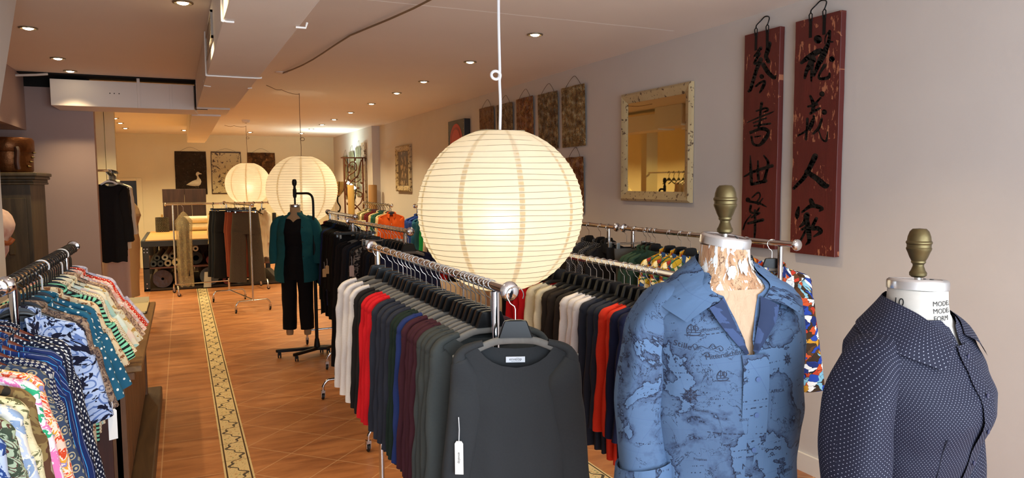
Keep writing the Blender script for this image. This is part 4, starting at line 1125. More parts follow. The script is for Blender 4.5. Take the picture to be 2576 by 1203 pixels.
b = body(0.150, 1.30, 0.015, -0.12, -0.30, 0.0, 0.0, 0.075, 9, folds=0.8, hem=1.0); b.build('plastic_film', gp.m, gb, ang=80)
body(0.10, 1.02, 0.02, -0.22, -0.34, 0.0, 0.0, 0.05, 19, folds=0.6).build('dark_coat', jersey('taupe_coat_cloth', '352b24'), gb, ang=80)
MB().tube(hook_pts(drop=0.16), 0.002, 8).build('hook', WIRE, gb)
# ---- rail behind the partition
KR = thing('wall_rail', 'garment rail fixed behind the mauve partition with black sweaters', 'clothes rack', (-0.76, 10.25, 2.06))
MB().tube(spline([(-0.13, -1.087, 0), (-0.11, -1.0, 0), (-0.02, -0.93, 0), (0, -0.8, 0), (0, 0, 0), (0, 0.85, 0), (-0.02, 0.97, 0), (-0.10, 1.04, 0), (-0.11, 1.097, 0)], 5), 0.014, 12).build('rail', CHROME, KR)
for k, y in enumerate((9.60, 9.71, 9.82)):
    hanger('pale' if k == 0 else 'plastic', (-0.76, y, 2.06), rad(-10-4*k), ('pale hanger' if k == 0 else 'black hanger')+' holding the %s black sweater behind the partition' % ORD[k+1], 'hangers on the partition rail')
    garment('black_sweater', 'long black sweater behind the mauve partition, %s from the partition edge' % ORD[k+1], 'sweater', 'black sweaters behind the partition', (-0.76, y, 2.06), rad(-8-3*k), BLACK, kind='tee', L=0.92-0.06*k, w=0.185, t=0.05, Ls=0.62, nk=0.08, seed=8+k, r0=0.06, flare=3)
for k, y in enumerate((9.93, 10.04)):
    hanger('plastic', (-0.76, y, 2.06), rad(-16), 'black hanger holding the %s white long shirt' % ORD[k+1], 'hangers on the partition rail')
    garment('white_long_shirt', 'white long shirt %s the black sweaters, behind the partition' % ('directly behind' if k == 0 else 'second behind'), 'shirt', 'white shirts behind the partition', (-0.75, y, 2.06), rad(-12), WARMW, kind='shirt', L=0.80, t=0.045, Ls=0.55, seed=12+k)
hanger('plastic', (-0.76, 10.16, 2.06), rad(-20), 'black hanger holding the pale pink dress', 'hangers on the partition rail')
garment('long_dress', 'long pale pink dress showing below the black sweaters', 'dress', None, (-0.77, 10.16, 2.06), rad(-6), PINKISH, kind='tee', L=1.62, t=0.05, Ls=0.4, seed=10, w=0.18)
for k in range(3): hanger('plastic', (-0.76, 10.3+0.14*k, 2.06), rad(-30+5*k), 'empty black hanger behind the black sweaters, %s along' % ORD[k+1], 'empty hangers on the partition rail')
# ------------------------------------------------------------------ calligraphy boards on the wall
def board_mat(name, wear):
    g = G(name); x, y, z = g.sep(g.obj())
    v = g.comb(g.math('MULTIPLY', y, 14.0), g.math('MULTIPLY', z, 2.2))
    base = g.mix(g.noise(v, 1.4, 5), '471511', '64201a')
    w = g.noise(g.comb(g.math('MULTIPLY', y, 42.0), g.math('MULTIPLY', z, 11.0)), 1.0, 5, 0.65)
    zone = g.noise(g.obj(), 4.5, 2)
    m = g.math('MULTIPLY', g.math('GREATER_THAN', w, 0.60-wear), g.math('GREATER_THAN', zone, 0.55-wear))
    c = g.mix(m, base, g.mix(g.noise(g.obj(), 30, 2), '94503a', 'a8704e'))
    g.bump(g.math('ADD', w, g.noise(v, 6.0, 3)), 0.25, 0.004)
    return g.set(c, 0.55)
def brush(parent, strokes, org, sc, conv, thick=0.0006):
    """painted strokes [(x, y, width)...] as one flat painted mark each"""
    m = MB()
    for st in strokes:
        if len(st) == 1: st = st+[(st[0][0]+1, st[0][1]+3, st[0][2])]
        P = spline([Vector((p[0], p[1], p[2])) for p in st], 5)
        for i, p in enumerate(P):
            r = max(2.5, p.z*0.58)
            m.add([conv(p.x+r*math.cos(2*pi*k/10), p.y+r*math.sin(2*pi*k/10)) for k in range(10)], [tuple(range(10))[::-1]])
            if i:
                q = P[i-1]; d = Vector((p.x-q.x, p.y-q.y))
                if d.length < 1e-6: continue
                n_ = Vector((-d.y, d.x)).normalized(); rq = max(2.5, q.z*0.58)
                m.add([conv(q.x+n_.x*rq, q.y+n_.y*rq), conv(p.x+n_.x*r, p.y+n_.y*r), conv(p.x-n_.x*r, p.y-n_.y*r), conv(q.x-n_.x*rq, q.y-n_.y*rq)], [(0, 1, 2, 3)])
    return m
BX = XR-0.045      # face of the boards
def hung_board(name, label, ycs, z0, z1, mat, cat='sign board', hand=True):
    y0, y1 = ycs
    b = thing(name, label, cat, (XR, (y0+y1)/2, z0))
    m = MB(); c = (y0+y1)/2
    N = 24
    for s in range(1):
        rows = []
        for i in range(N+1):
            z = (z1-z0)*i/N
            e = 0.004*nz((0, 3, z), 5, y0); e2 = 0.005*nz((1, 7, z), 6, y0)
            a, d = y0-c+e, y1-c+e2
            rows.append([Vector((BX-XR, d, z)), Vector((BX-XR+0.003, d+0.003, z)), Vector((-0.006, d+0.003, z)), Vector((-0.006, a-0.003, z)), Vector((BX-XR+0.003, a-0.003, z)), Vector((BX-XR, a, z)), Vector((BX-XR, d, z))])
        m.grid(rows, flip=True)
        m.add(rows[0][:-1], [tuple(range(6))]); m.add(rows[-1][:-1], [tuple(range(6))[::-1]])
    m.build('plank', mat, b, ang=30)
    for s in (-1, 1):
        yy = s*0.052
        st = MB(); st.box((BX-XR-0.003, yy-0.011, z1-z0-0.12), (BX-XR-0.0005, yy+0.011, z1-z0-0.005))
        st.tube([(BX-XR-0.002, yy-0.010, z1-z0-0.02), (BX-XR-0.004, yy-0.012, z1-z0+0.02), (BX-XR-0.004, yy, z1-z0+0.034), (BX-XR-0.004, yy+0.012, z1-z0+0.02), (BX-XR-0.002, yy+0.010, z1-z0-0.02)], 0.004, 6)
        st.build('iron_strap', BLACKI, b)
    p = spline([(BX-XR-0.004, -0.052, z1-z0+0.028), (BX-XR+0.006, -0.058, z1-z0+0.07), (-0.012, -0.02, z1-z0+0.095), (-0.010, 0.015, z1-z0+0.10), (-0.014, 0.045, z1-z0+0.08), (BX-XR+0.004, 0.055, z1-z0+0.05), (BX-XR-0.004, 0.052, z1-z0+0.028)], 5)
    MB().tube(p, 0.0042, 8).build('ring_handle', BLACKI, b)
    return b
A_ = lambda x, y: (1860+x/4.007, 60+y/4.007)
B_ = lambda x, y: (1820+x/3.342, 320+y/3.342)
C_ = lambda x, y: (1980+x/4.0125, 60+y/4.0125)
def conv_for(fn, root):
    o = Vector(root.location)
    def f(x, y):
        p = onx(*fn(x, y), BX-0.0012); return Vector((p.x, p.y, p.z))-o
    return f
inkm = plain('black_brush_paint', (0.045, 0.045, 0.045), 0.55, var=0.3, scale=60)
bl = hung_board('calligraphy_board', 'worn red board with black brush characters, closer to the mirror', (3.595, 3.915), 1.44, 2.905, board_mat('worn_red_lacquer', 0.0))
CH_A = [[[(215, 245, 30), (170, 305, 22), (148, 330, 14)], [(200, 300, 28), (150, 400, 20), (205, 385, 28)], [(300, 200, 44), (285, 270, 40), (268, 330, 36), (292, 380, 36)], [(215, 360, 40), (170, 470, 32), (112, 660, 30), (86, 680, 12)], [(240, 410, 38), (290, 490, 40), (350, 545, 30), (370, 520, 12)], [(225, 530, 40)], [(165, 630, 18), (215, 590, 20), (255, 582, 24), (235, 640, 30), (205, 695, 14)]],
        [[(225, 800, 26), (215, 870, 22), (205, 990, 18), (190, 1060, 16)], [(170, 880, 14), (265, 850, 20), (285, 872, 20), (240, 892, 10)], [(80, 995, 8), (180, 950, 14), (300, 905, 14), (350, 880, 5)], [(140, 1000, 12), (270, 950, 16)], [(150, 1030, 16), (310, 1005, 18)], [(110, 1105, 16), (200, 1065, 22), (280, 1080, 20), (285, 1130, 24), (240, 1205, 18)]]]
CH_B1 = [[[(220, 40, 10), (330, 8, 18), (378, 40, 22), (340, 110, 26), (300, 152, 20), (250, 140, 18), (235, 80, 16)], [(265, 82, 12), (312, 74, 10)]],
         [[(225, 240, 7), (230, 360, 22), (235, 480, 22)], [(290, 285, 12), (290, 380, 20), (295, 440, 20)], [(340, 240, 12), (375, 300, 20), (355, 400, 22), (340, 460, 22)], [(175, 415, 12), (260, 372, 22), (410, 325, 24)], [(240, 480, 22), (355, 452, 26)]],
         [[(205, 610, 34)], [(240, 592, 10), (290, 550, 14), (308, 580, 10), (275, 640, 14)], [(215, 625, 18), (300, 640, 18), (360, 670, 8)], [(330, 600, 10), (290, 650, 12)], [(230, 660, 18), (225, 710, 16), (270, 722, 16), (300, 680, 12)], [(235, 760, 14), (300, 722, 18)], [(205, 810, 18), (330, 780, 24)], [(265, 700, 18), (265, 850, 18), (260, 935, 12)], [(230, 740, 10), (185, 800, 12), (165, 860, 12)]]]
for chs, fn in ((CH_A, A_), (CH_B1, B_)):
    for ch in chs: brush(bl, ch, 0, 0, conv_for(fn, bl)).build('brush_character', inkm, bl, smooth=False)
br = hung_board('calligraphy_board', 'worn red board with black brush characters, taller one with peeling paint', (3.115, 3.462), 1.432, 2.905, board_mat('peeling_red_lacquer', 0.035))
CH_C = [[[(310, 155, 74)], [(428, 72, 18), (388, 130, 12), (382, 200, 9)], [(430, 75, 28), (420, 180, 32), (370, 300, 54), (330, 380, 54)], [(420, 180, 18), (462, 182, 12)], [(145, 395, 26), (200, 350, 44), (290, 292, 52), (340, 270, 44)], [(260, 360, 60), (200, 470, 36), (178, 548, 22)], [(255, 400, 34), (245, 520, 22), (245, 582, 12)], [(320, 400, 44), (270, 520, 26)], [(452, 355, 50)], [(380, 420, 32), (330, 500, 22), (330, 553, 26), (415, 542, 30), (430, 500, 18)]],
        [[(352, 707, 46)], [(235, 730, 22), (265, 810, 34), (260, 880, 34)], [(340, 745, 16), (270, 820, 22)], [(210, 836, 18), (300, 812, 26)], [(235, 905, 24), (330, 852, 20)], [(375, 890, 46)], [(205, 960, 26), (200, 1060, 20), (190, 1165, 22)], [(110, 1130, 16), (200, 1072, 20), (260, 962, 20)], [(270, 930, 20), (265, 1000, 20), (230, 1072, 20)], [(350, 960, 22), (320, 1050, 26), (265, 1108, 20)], [(310, 1050, 10), (350, 1160, 14), (395, 1180, 20), (410, 1090, 10)]]]
CH_D = [[[(770, 245, 44), (740, 310, 38), (680, 420, 32), (592, 515, 22)], [(700, 375, 36), (780, 430, 40), (850, 490, 44), (880, 490, 20)]],
        [[(735, 615, 32), (748, 650, 36)], [(660, 715, 14), (740, 662, 30), (825, 682, 30), (808, 706, 12)], [(632, 672, 16), (620, 735, 34), (620, 770, 12)], [(700, 740, 44), (690, 790, 38), (640, 840, 12)], [(700, 780, 34), (715, 870, 38), (720, 955, 28), (692, 990, 10)], [(690, 870, 18), (650, 950, 18)], [(660, 862, 18), (720, 822, 20)], [(780, 770, 26), (745, 850, 26), (790, 850, 34), (818, 880, 30), (760, 920, 12)]]]
for chs, fn in ((CH_C, C_), (CH_D, B_)):
    for ch in chs: brush(br, ch, 0, 0, conv_for(fn, br)).build('brush_character', inkm, br, smooth=False)
# ------------------------------------------------------------------ mirror
def chipped(name, a, b, k=0.6, sc=30):
    g = G(name); n = g.noise(g.obj(), sc, 6, 0.65)
    m = g.math('GREATER_THAN', n, k)
    g.bump(g.math('ADD', m, g.noise(g.obj(), 60, 3)), 0.3, 0.003)
    return g.set(g.mix(m, g.mix(g.noise(g.obj(), 6, 3), a, 'a98f66'), b), 0.6)
FRAMEM = chipped('chipped_cream_paint', 'bfab82', '5a4430', 0.60, 26)
mr = thing('wall_mirror', 'mirror in a chipped cream wooden frame between the metal panels and red boards', 'mirror', (XR, 4.985, 1.73))
def frame4(y0, y1, z0, z1, w, d, mat, root, name='frame_rail', prof=0.4):
    for (a, b) in (((y0, z0), (y1, z0)), ((y1, z0), (y1, z1)), ((y1, z1), (y0, z1)), ((y0, z1), (y0, z0))):
        m = MB(); A = Vector((0, a[0], a[1])); B = Vector((0, b[0], b[1]))
        t = (B-A).normalized(); inn = Vector((0, -t.z, t.y))
        rows = []
        for P, sgn in ((A, 1), (B, -1)):
            r = []
            for u, h in ((0, -0.004), (0, -d*0.7), (0.22, -d), (0.55, -d*0.88), (0.85, -d*0.6), (1.0, -d*0.45), (1.0, -0.004)):
                r.append(P+inn*(u*w)+t*(sgn*u*w)+Vector((h, 0, 0)))
            rows.append(r)
        m.grid(rows, flip=True); m.build(name, mat, root, ang=20)
frame4(-0.485, 0.485, 0.0, 0.94, 0.085, 0.045, FRAMEM, mr)
g_ = G('mirror_silvering'); g_.set('c9bf98', 0.015, 1.0)
mg = MB().box((-0.018, -0.405, 0.08), (-0.010, 0.405, 0.86)).build('glass', g_.m, mr, smooth=False)
# ------------------------------------------------------------------ pressed metal panels
def tin_mat(name, c1, c2, c3, seed, scale=9):
    g = G(name); o = g.vmath('ADD', g.obj(), (seed, seed*2.3, seed))
    n = g.noise(o, scale, 6, 0.62, 0.6)
    c = g.ramp(n, [(0.30, c1), (0.48, c2), (0.66, c3)])
    c = g.mix(g.math('GREATER_THAN', g.noise(o, scale*3.2, 4, 0.7), 0.64), c, c1)
    v = g.vor(o, 11.0)['Distance']
    ring = g.math('SINE', g.math('MULTIPLY', v, 46.0))
    h = g.math('ADD', g.math('MULTIPLY', ring, 0.5), g.noise(o, 16, 4, 0.6, 1.5))
    g.bump(h, 0.9, 0.016)
    return g.set(c, 0.48, 0.25)
TIN = [tin_mat('rusted_pressed_tin_a', '4a2d1a', '73492a', '8f6a40', 1.0), tin_mat('rusted_pressed_tin_b', '43301f', '70583a', 'a08a60', 5.0), tin_mat('rusted_pressed_tin_c', '552b14', '854f28', 'a87e46', 9.0), tin_mat('worn_gold_tin', '5a4028', '8c744a', 'b39c70', 13.0)]
def embossed(w, h, d, emb, seed, nx=40, nzv=56):
    """thin pressed sheet, pattern standing out from the face (+n) : returns fn(u, v) -> height"""
    def f(u, v):
        hgt = 0
        for (cu, cv, r) in emb:
            q = math.hypot((u-cu)*w, (v-cv)*h)/r
            if q < 1: hgt += math.cos(q*3.5*pi)*(1-q)*0.006+0.002*(1-q)
        hgt += 0.0025*math.exp(-((abs(u-0.5)-0.46)/0.015)**2)+0.0025*math.exp(-((abs(v-0.5)-0.47)/0.012)**2)
        hgt += 0.0015*noise.noise(Vector((u*9+seed, v*13, seed)))
        return hgt
    return f
def tin_panel(label, axis, pos, w, h, z0, mat, seed, hang=0.10, grp=None, name='pressed_tin_panel', lean=0.012, rim=True):
    """axis 'x': on the right wall at x=pos[0], centred y=pos[1]; axis 'y': on the back wall"""
    loc = (pos[0], pos[1], z0)
    p = thing(name, label, 'wall panel', loc, 0, grp)
    rnd = random.Random(seed)
    emb = [(rnd.uniform(0.15, 0.85), rnd.uniform(0.08, 0.92), rnd.uniform(0.05, 0.10)) for _ in range(9)]
    emb += [(0.25, 0.25, 0.09), (0.75, 0.25, 0.09), (0.25, 0.75, 0.09), (0.75, 0.75, 0.09)]
    f = embossed(w, h, 0.004, emb, seed)
    nx, nv = 26, 36
    def P(u, v, off):
        hh = off+lean*v+0.004*math.sin(u*pi)
        a = (u-0.5)*w*(1+0.01*math.sin(v*9+seed)); b = v*h+0.004*math.sin(u*11+seed)*(1 if v > 0.5 else -1)*abs(v-0.5)
        return Vector((-0.012-hh, -a, b)) if axis == 'x' else Vector((a, -0.012-hh, b))
    rows = [[P(i/nx, j/nv, f(i/nx, j/nv)+0.003) for i in range(nx+1)] for j in range(nv+1)]
    m = MB().grid(rows)
    back = [[P(i/nx, j/nv, 0) for i in (0, nx)] for j in (0, nv)]
    m.grid(back, flip=True)
    edge = [P(i/nx, 0, 0) for i in range(nx+1)]; m.grid([[P(i/nx, 0, 0) for i in range(nx+1)], rows[0]])
    m.grid([rows[-1], [P(i/nx, 1, 0) for i in range(nx+1)]])
    m.grid([[P(0, j/nv, 0), P(0, j/nv, f(0, j/nv)+0.003)] for j in range(nv+1)]); m.grid([[P(1, j/nv, f(1, j/nv)+0.003), P(1, j/nv, 0)] for j in range(nv+1)])
    o = m.build('sheet', mat, p, ang=50)
    k = 0.30*w
    def H(a, z, d=0.014): return Vector((-d, -a, z)) if axis == 'x' else Vector((a, -d, z))
    MB().tube(spline([H(-k, h-0.02, 0.026), H(-k, h+0.01, 0.022), H(-k*0.4, h+hang*0.75), H(0, h+hang, 0.006), H(k*0.45, h+hang*0.72), H(k, h+0.01, 0.022), H(k, h-0.02, 0.026)], 5), 0.0022, 6).build('hanging_wire', plain('rusty_wire', '4a3526', 0.6, 0.3), p)
    return p, emb
row = [('first from the arched picture', 8.61, 0.475, 2.26, 0), ('second from the arched picture', 8.04, 0.47, 2.25, 1), ('third from the arched picture', 7.48, 0.44, 2.26, 2), ('fourth from the arched picture', 6.91, 0.455, 2.25, 1), ('fifth from the arched picture', 6.36, 0.47, 2.255, 3)]
for l, y, w, z0, k in row:
    tin_panel('rusty pressed tin panel in the upper row, '+l, 'x', (XR, y), w, 0.605, z0, TIN[k], 17+k*3+int(y*10), grp='rusty tin panels on the wall')
tin_panel('rusty brown tin panel below the upper row, half behind the big lantern', 'x', (XR, 6.33), 0.355, 0.56, 1.588, TIN[2], 61, grp='rusty tin panels on the wall')
# arched picture
ap = thing('arched_picture', 'dark boxed picture with a red arch, half behind the big lantern', 'picture', (XR+0.018, 9.61, 2.18))
MB().box((-0.09, -0.33, 0), (-0.004, 0.33, 0.60)).build('box_frame', plain('black_lacquer', (0.03, 0.026, 0.024), 0.4, var=0.3), ap, smooth=False, bevel=0.004)
def arch(w, h, d, col, rooty=0.0):
    pts = [Vector((d, -w, 0.02)), Vector((d, w, 0.02))]+[Vector((d, w*math.cos(pi*k/16), h-w+w*math.sin(pi*k/16))) for k in range(17)]
    m = MB().prism(pts[::-1], (0.0015, 0, 0)); return m
for k, (w, h, c) in enumerate(((0.25, 0.55, 'a8281c'), (0.205, 0.50, '8a1c14'), (0.18, 0.47, 'b8382a'), (0.10, 0.30, '3a332c'), (0.06, 0.24, '9a8058'))):
    arch(w, h, -0.0925-0.002*k, c).build('painted_arch', plain('arch_paint_%d' % k, c, 0.5, var=0.15, scale=20), ap, smooth=False)
for k in range(7):
    for s in (-1, 1): MB().disc((-0.0915, s*0.305, 0.06+0.08*k), 0.007, (-1, 0, 0), 8, 0.003).build('nail_head', plain('pale_nail', '9a938a', 0.4, 0.5), ap)
# framed still life
sl = thing('framed_painting', 'small framed flower painting in a worn pale frame, beside the column', 'picture', (XR+0.018, 12.5, 1.745))
frame4(-0.44, 0.44, 0.0, 0.82, 0.105, 0.06, chipped('worn_pale_frame', 'b8a680', '5a4630', 0.55, 22), sl)
g = G('dark_flower_painting')
n = g.noise(g.obj(), 11, 4, 0.6, 0.5); fl = g.vor(g.vmath('MULTIPLY', g.obj(), (1, 14, 9)), 1.0)['Distance']
x_, y_, z_ = g.sep(g.obj())
mid = g.math('MULTIPLY', g.less(fl, 0.42), g.less(g.math('ABSOLUTE', y_), g.math('MULTIPLY', n, 0.34)))
g.set(g.mix(mid, g.mix(n, '3a2a1c', '6a5434'), g.mix(g.noise(g.obj(), 25, 2), '8a6a4a', 'bda27c')), 0.5)
MB().box((-0.028, -0.33, 0.11), (-0.018, 0.33, 0.71)).build('canvas', g.m, sl, smooth=False)
# ------------------------------------------------------------------ back wall panels
pt, emb = tin_panel('dark embossed panel with a white goose above the work table', 'y', (0.226, YF), 0.665, 0.99, 1.665, tin_mat('dark_embossed_panel', '1f1712', '2b201a', '3a2d25', 21.0, 5), 77, 0.10, name='goose_panel', lean=0.0)
gp_ = MB(); GX, GZ = 0.30, 1.02-0.68
body_pts = [(-0.215, 0.115), (-0.15, 0.16), (-0.08, 0.205), (0.0, 0.235), (0.04, 0.26), (0.02, 0.31), (-0.005, 0.35), (0.0, 0.385), (0.03, 0.415), (0.065, 0.415), (0.085, 0.39), (0.13, 0.372), (0.125, 0.362), (0.07, 0.355), (0.05, 0.33), (0.065, 0.29), (0.10, 0.24), (0.115, 0.18), (0.09, 0.12), (0.05, 0.09), (-0.04, 0.085), (-0.13, 0.095)]
cx = sum(p[0] for p in body_pts)/len(body_pts); cz = 0.17
goose = MB(); K = len(body_pts)
# raised relief of the goose: outline ring rising to a domed middle
GO = (0.10, 0.105)
ringA = [Vector((GO[0]+p[0], -0.018, GO[1]+p[1])) for p in body_pts]
def inner(p, t):
    bx, bz = 0.0, 0.165
    if p[1] > 0.26: bx, bz = 0.035, min(0.385, p[1])
    return (lerp(p[0], bx, t), lerp(p[1], bz, t))
ringB = [Vector((GO[0]+inner(p, 0.25)[0], -0.034, GO[1]+inner(p, 0.25)[1])) for p in body_pts]
ringC = [Vector((GO[0]+inner(p, 0.7)[0], -0.042, GO[1]+inner(p, 0.7)[1])) for p in body_pts]
goose.grid([[*ringA, ringA[0]], [*ringB, ringB[0]], [*ringC, ringC[0]]]); goose.add(ringC, [tuple(range(K))])
gs = goose.build('goose_relief', plain('white_goose_paint', 'cfc6b0', 0.6, var=0.12, scale=30), pt); gs['label'] = 'white goose in relief'
for s in (-0.01, 0.035): MB().tube([(GO[0]+s, -0.022, GO[1]+0.09), (GO[0]+s+0.006, -0.022, GO[1]+0.04)], 0.008, 6).build('goose_leg', plain('dark_goose_leg', '5a4a38', 0.6), pt)
g = G('pale_rusted_panel'); o = g.obj()
n = g.noise(o, 5.5, 7, 0.68, 0.6); x_, y_, z_ = g.sep(o)
ed = g.math('MAXIMUM', g.math('GREATER_THAN', g.math('ABSOLUTE', x_), 0.315), g.math('MAXIMUM', g.less(z_, 0.02), g.math('GREATER_THAN', z_, 0.955)))
sp = g.math('GREATER_THAN', g.noise(o, 16, 4, 0.6, 0.8), 0.60)
bl_ = g.math('GREATER_THAN', n, 0.60)
c = g.mix(g.math('MAXIMUM', sp, bl_), g.mix(g.noise(o, 3, 3), 'c2b287', 'a99a74'), '3a2416')
g.bump(n, 0.4, 0.01)
tin_panel('pale tin panel blotched with dark rust beside the goose panel', 'y', (0.99, YF), 0.66, 0.985, 1.672, g.set(g.mix(ed, c, '33200f'), 0.5, 0.1), 83, 0.07, name='rusted_tin_panel', lean=0.0)
tin_panel('dark copper-brown tin panel partly behind two lanterns', 'y', (1.775, YF), 0.63, 0.98, 1.662, tin_mat('copper_brown_tin', '24150c', '5a3a20', '94683c', 33.0, 7), 89, 0.10, name='rusted_tin_panel', lean=0.0)
# panels and iron trellis on the far side wall
for k, (y, z0, h, l) in enumerate(((16.75, 1.55, 0.98, 'first'), (16.05, 1.58, 1.02, 'second'), (15.4, 1.62, 1.05, 'third'))):
    tin_panel('grey-green tin panel behind the iron trellis, %s from the corner' % l, 'x', (XF, y), 0.5, h, z0, tin_mat('grey_green_tin_%d' % k, '3a2a1c', '7d7656', 'a09a78', 40.0+k*3), 95+k, 0.14, grp='tin panels behind the trellis')
tp = thing('tall_weathered_board', 'tall weathered white board behind the iron trellis, closest to the column', 'wall panel', (XF, 14.86, 1.30))
MB().box((-0.05, -0.15, 0), (-0.004, 0.15, 1.44)).build('plank', chipped('weathered_white_plank', 'd9cdb4', '5a4028', 0.56, 14), tp, smooth=False, bevel=0.006)
tr_ = thing('iron_trellis', 'rusty iron trellis with scrolling vine and roses', 'trellis', (3.22, 14.7, 0.0), rad(-8))
RUST = plain('rusty_iron', '5e3218', 0.75, 0.3, var=0.35, scale=30, bump=0.2)
for s in (-1, 1): MB().box((s*0.185-0.016, -0.012, 0.0), (s*0.185+0.016, 0.012, 2.42)).build('upright', RUST, tr_, smooth=False)
MB().box((-0.25, -0.012, 2.405), (0.25, 0.012, 2.43)).build('top_bar', RUST, tr_, smooth=False)
def vine(pts, r=0.012): MB().tube(spline([(p[0], 0.0, p[1]) for p in pts], 6), r, 7).build('vine', RUST, tr_)
vine([(-0.17, 0.6), (-0.10, 0.85), (0.06, 1.05), (0.15, 1.25), (0.05, 1.42), (-0.10, 1.55), (-0.15, 1.75), (-0.04, 1.95), (0.08, 2.05), (0.12, 2.22), (0.16, 2.38)], 0.014)
vine([(0.16, 0.5), (0.17, 0.8), (0.10, 1.0), (-0.02, 1.10), (-0.12, 1.22)]); vine([(0.05, 1.42), (0.14, 1.52), (0.16, 1.68), (0.06, 1.74)]); vine([(-0.12, 1.62), (-0.02, 1.70), (0.06, 1.68)], 0.009)
vine([(-0.15, 1.75), (-0.16, 1.9), (-0.10, 2.05), (0.0, 2.12), (0.06, 2.2), (0.03, 2.32), (-0.06, 2.32), (-0.10, 2.22)], 0.011); vine([(-0.04, 1.95), (0.05, 1.92), (0.14, 1.98)], 0.009); vine([(-0.17, 2.40), (-0.12, 2.30), (-0.06, 2.26)], 0.009)
for k, (x, z, r) in enumerate(((-0.02, 2.24, 0.062), (0.08, 1.80, 0.07), (-0.02, 1.50, 0.055), (0.08, 2.02, 0.045), (-0.08, 1.30, 0.05), (-0.10, 0.80, 0.05))):
    m = MB()
    for q in range(3):
        m.lathe([(r*(0.35+0.3*q), -0.02-0.004*q), (r*(0.42+0.3*q), 0.0), (r*(0.36+0.3*q), 0.012)], 12, Matrix.Translation((x, -0.012, z)) @ Matrix.Rotation(pi/2, 4, 'X') @ Matrix.Rotation(q*0.4, 4, 'Z'))
    m.lathe([(0.0001, 0.02), (r*0.3, 0.014), (r*0.32, -0.01)], 10, Matrix.Translation((x, -0.012, z)) @ Matrix.Rotation(pi/2, 4, 'X'))
    m.build('iron_rose', RUST, tr_)
for k, (x, z, a) in enumerate(((-0.12, 2.10, 0.6), (0.12, 1.92, -0.5), (-0.06, 1.93, 2.2), (0.13, 1.62, 0.3), (-0.13, 1.66, 2.6), (0.0, 1.36, 0.9), (0.11, 1.10, -0.2), (-0.02, 0.98, 1.8), (0.14, 0.72, 0.4), (-0.12, 1.44, 2.0), (0.02, 2.34, 1.2), (-0.13, 2.24, 2.4))):
    L_ = 0.085; d = Vector((math.cos(a), 0, math.sin(a))); n_ = Vector((-math.sin(a), 0, math.cos(a)))
    c0 = Vector((x, -0.004, z))
    MB().prism([c0, c0+d*L_*0.4+n_*0.022, c0+d*L_, c0+d*L_*0.4-n_*0.022], (0, 0.006, 0)).build('iron_leaf', RUST, tr_, smooth=False)
tl = thing('fluorescent_work_light', 'lit white tube lamp glowing behind the iron trellis', 'lamp', (3.30, 15.35, 1.86), rad(20))
tb = MB().tube([(-0.10, 0, 0.07), (0.10, 0, -0.07)], 0.028, 12).build('glowing_tube', emit('lit_cool_tube', (0.82, 1.0, 0.95, 1), 9.0), tl)
MB().tube([(-0.13, 0, 0.092), (-0.098, 0, 0.07)], 0.032, 12).build('tube_cap', plain('white_plastic_cap', 'e0ddd6', 0.4), tl)
MB().tube([(0.10, 0, -0.07), (0.13, 0.0, -0.09), (0.10, 0.05, -0.4), (0.08, 0.05, -1.86)], 0.01, 8).build('stand_pole', BLACKI, tl)
tld = bpy.data.lights.new('work_light_glow', 'AREA'); tld.shape = 'RECTANGLE'; tld.size = 0.4; tld.size_y = 0.1; tld.energy = 15; tld.color = (0.72, 1.0, 0.95)
tlo = bpy.data.objects.new('work_light_glow', tld); COL.objects.link(tlo); tlo.location = (3.0, 15.75, 2.25); tlo.rotation_euler = (pi, 0, 0)
wb = thing('wire_bowl_stand', 'glass and wire bowl on a thin twisted stand in the far corner', 'stand', (3.02, 15.4, 0))
MB().lathe([(0.02, 1.62), (0.08, 1.66), (0.15, 1.75), (0.19, 1.90), (0.20, 1.935)], 20).build('bowl', plain('amber_glass', 'b89a60', 0.15, 0.3, var=0.3, scale=12), wb)
for k in range(8):
    a = 2*pi*k/8
    MB().tube([(0.02*math.cos(a), 0.02*math.sin(a), 1.61), (0.155*math.cos(a), 0.155*math.sin(a), 1.75), (0.205*math.cos(a), 0.205*math.sin(a), 1.94)], 0.006, 6).build('wire_rib', BLACKI, wb)
MB().tube(spline([(0, 0, 1.62), (0.0, 0, 1.5), (0.05, 0, 1.40), (0.03, 0, 1.30), (0.0, 0, 1.2), (0, 0, 0.02)], 5), 0.016, 8).build('stem', BLACKI, wb)
MB().lathe([(0.0001, 0.03), (0.12, 0.02), (0.14, 0.0)], 20).build('foot_plate', BLACKI, wb)
def roll(label, p0, p1, r, mat, name='paper_roll', hole=0.35, cat='roll', grp=None, core=None):
    a = Vector(p0); b = Vector(p1)
    o = thing(name, label, cat, a, 0, grp); d = b-a
    q = d.to_track_quat('Z', 'Y').to_matrix().to_4x4(); Ln = d.length
    MB().lathe([(r*hole, 0.003), (r*0.97, 0.0), (r, 0.004), (r, Ln-0.004), (r*0.97, Ln), (r*hole, Ln-0.003)], 20, q).build('wound_sheet', mat, o, ang=35)
    MB().lathe([(r*hole, Ln-0.003), (r*hole, 0.003)], 14, q).build('core_tube', core or plain('cardboard_core', '3a2c20', 0.9), o)
    return o
roll('tall tan paper roll standing in front of the iron trellis', (2.93, 13.65, 0.55), (2.93, 13.65, 1.87), 0.062, plain('tan_paper', 'c09a54', 0.7))
bx_ = thing('wooden_crate', 'low wooden crate on which the tall tan paper roll stands', 'crate', (2.93, 13.72, 0)); MB().box((-0.2, -0.2, 0), (0.2, 0.2, 0.55)).build('crate_box', plain('crate_wood', '6a4a2a', 0.7, var=0.2), bx_, smooth=False, bevel=0.01)
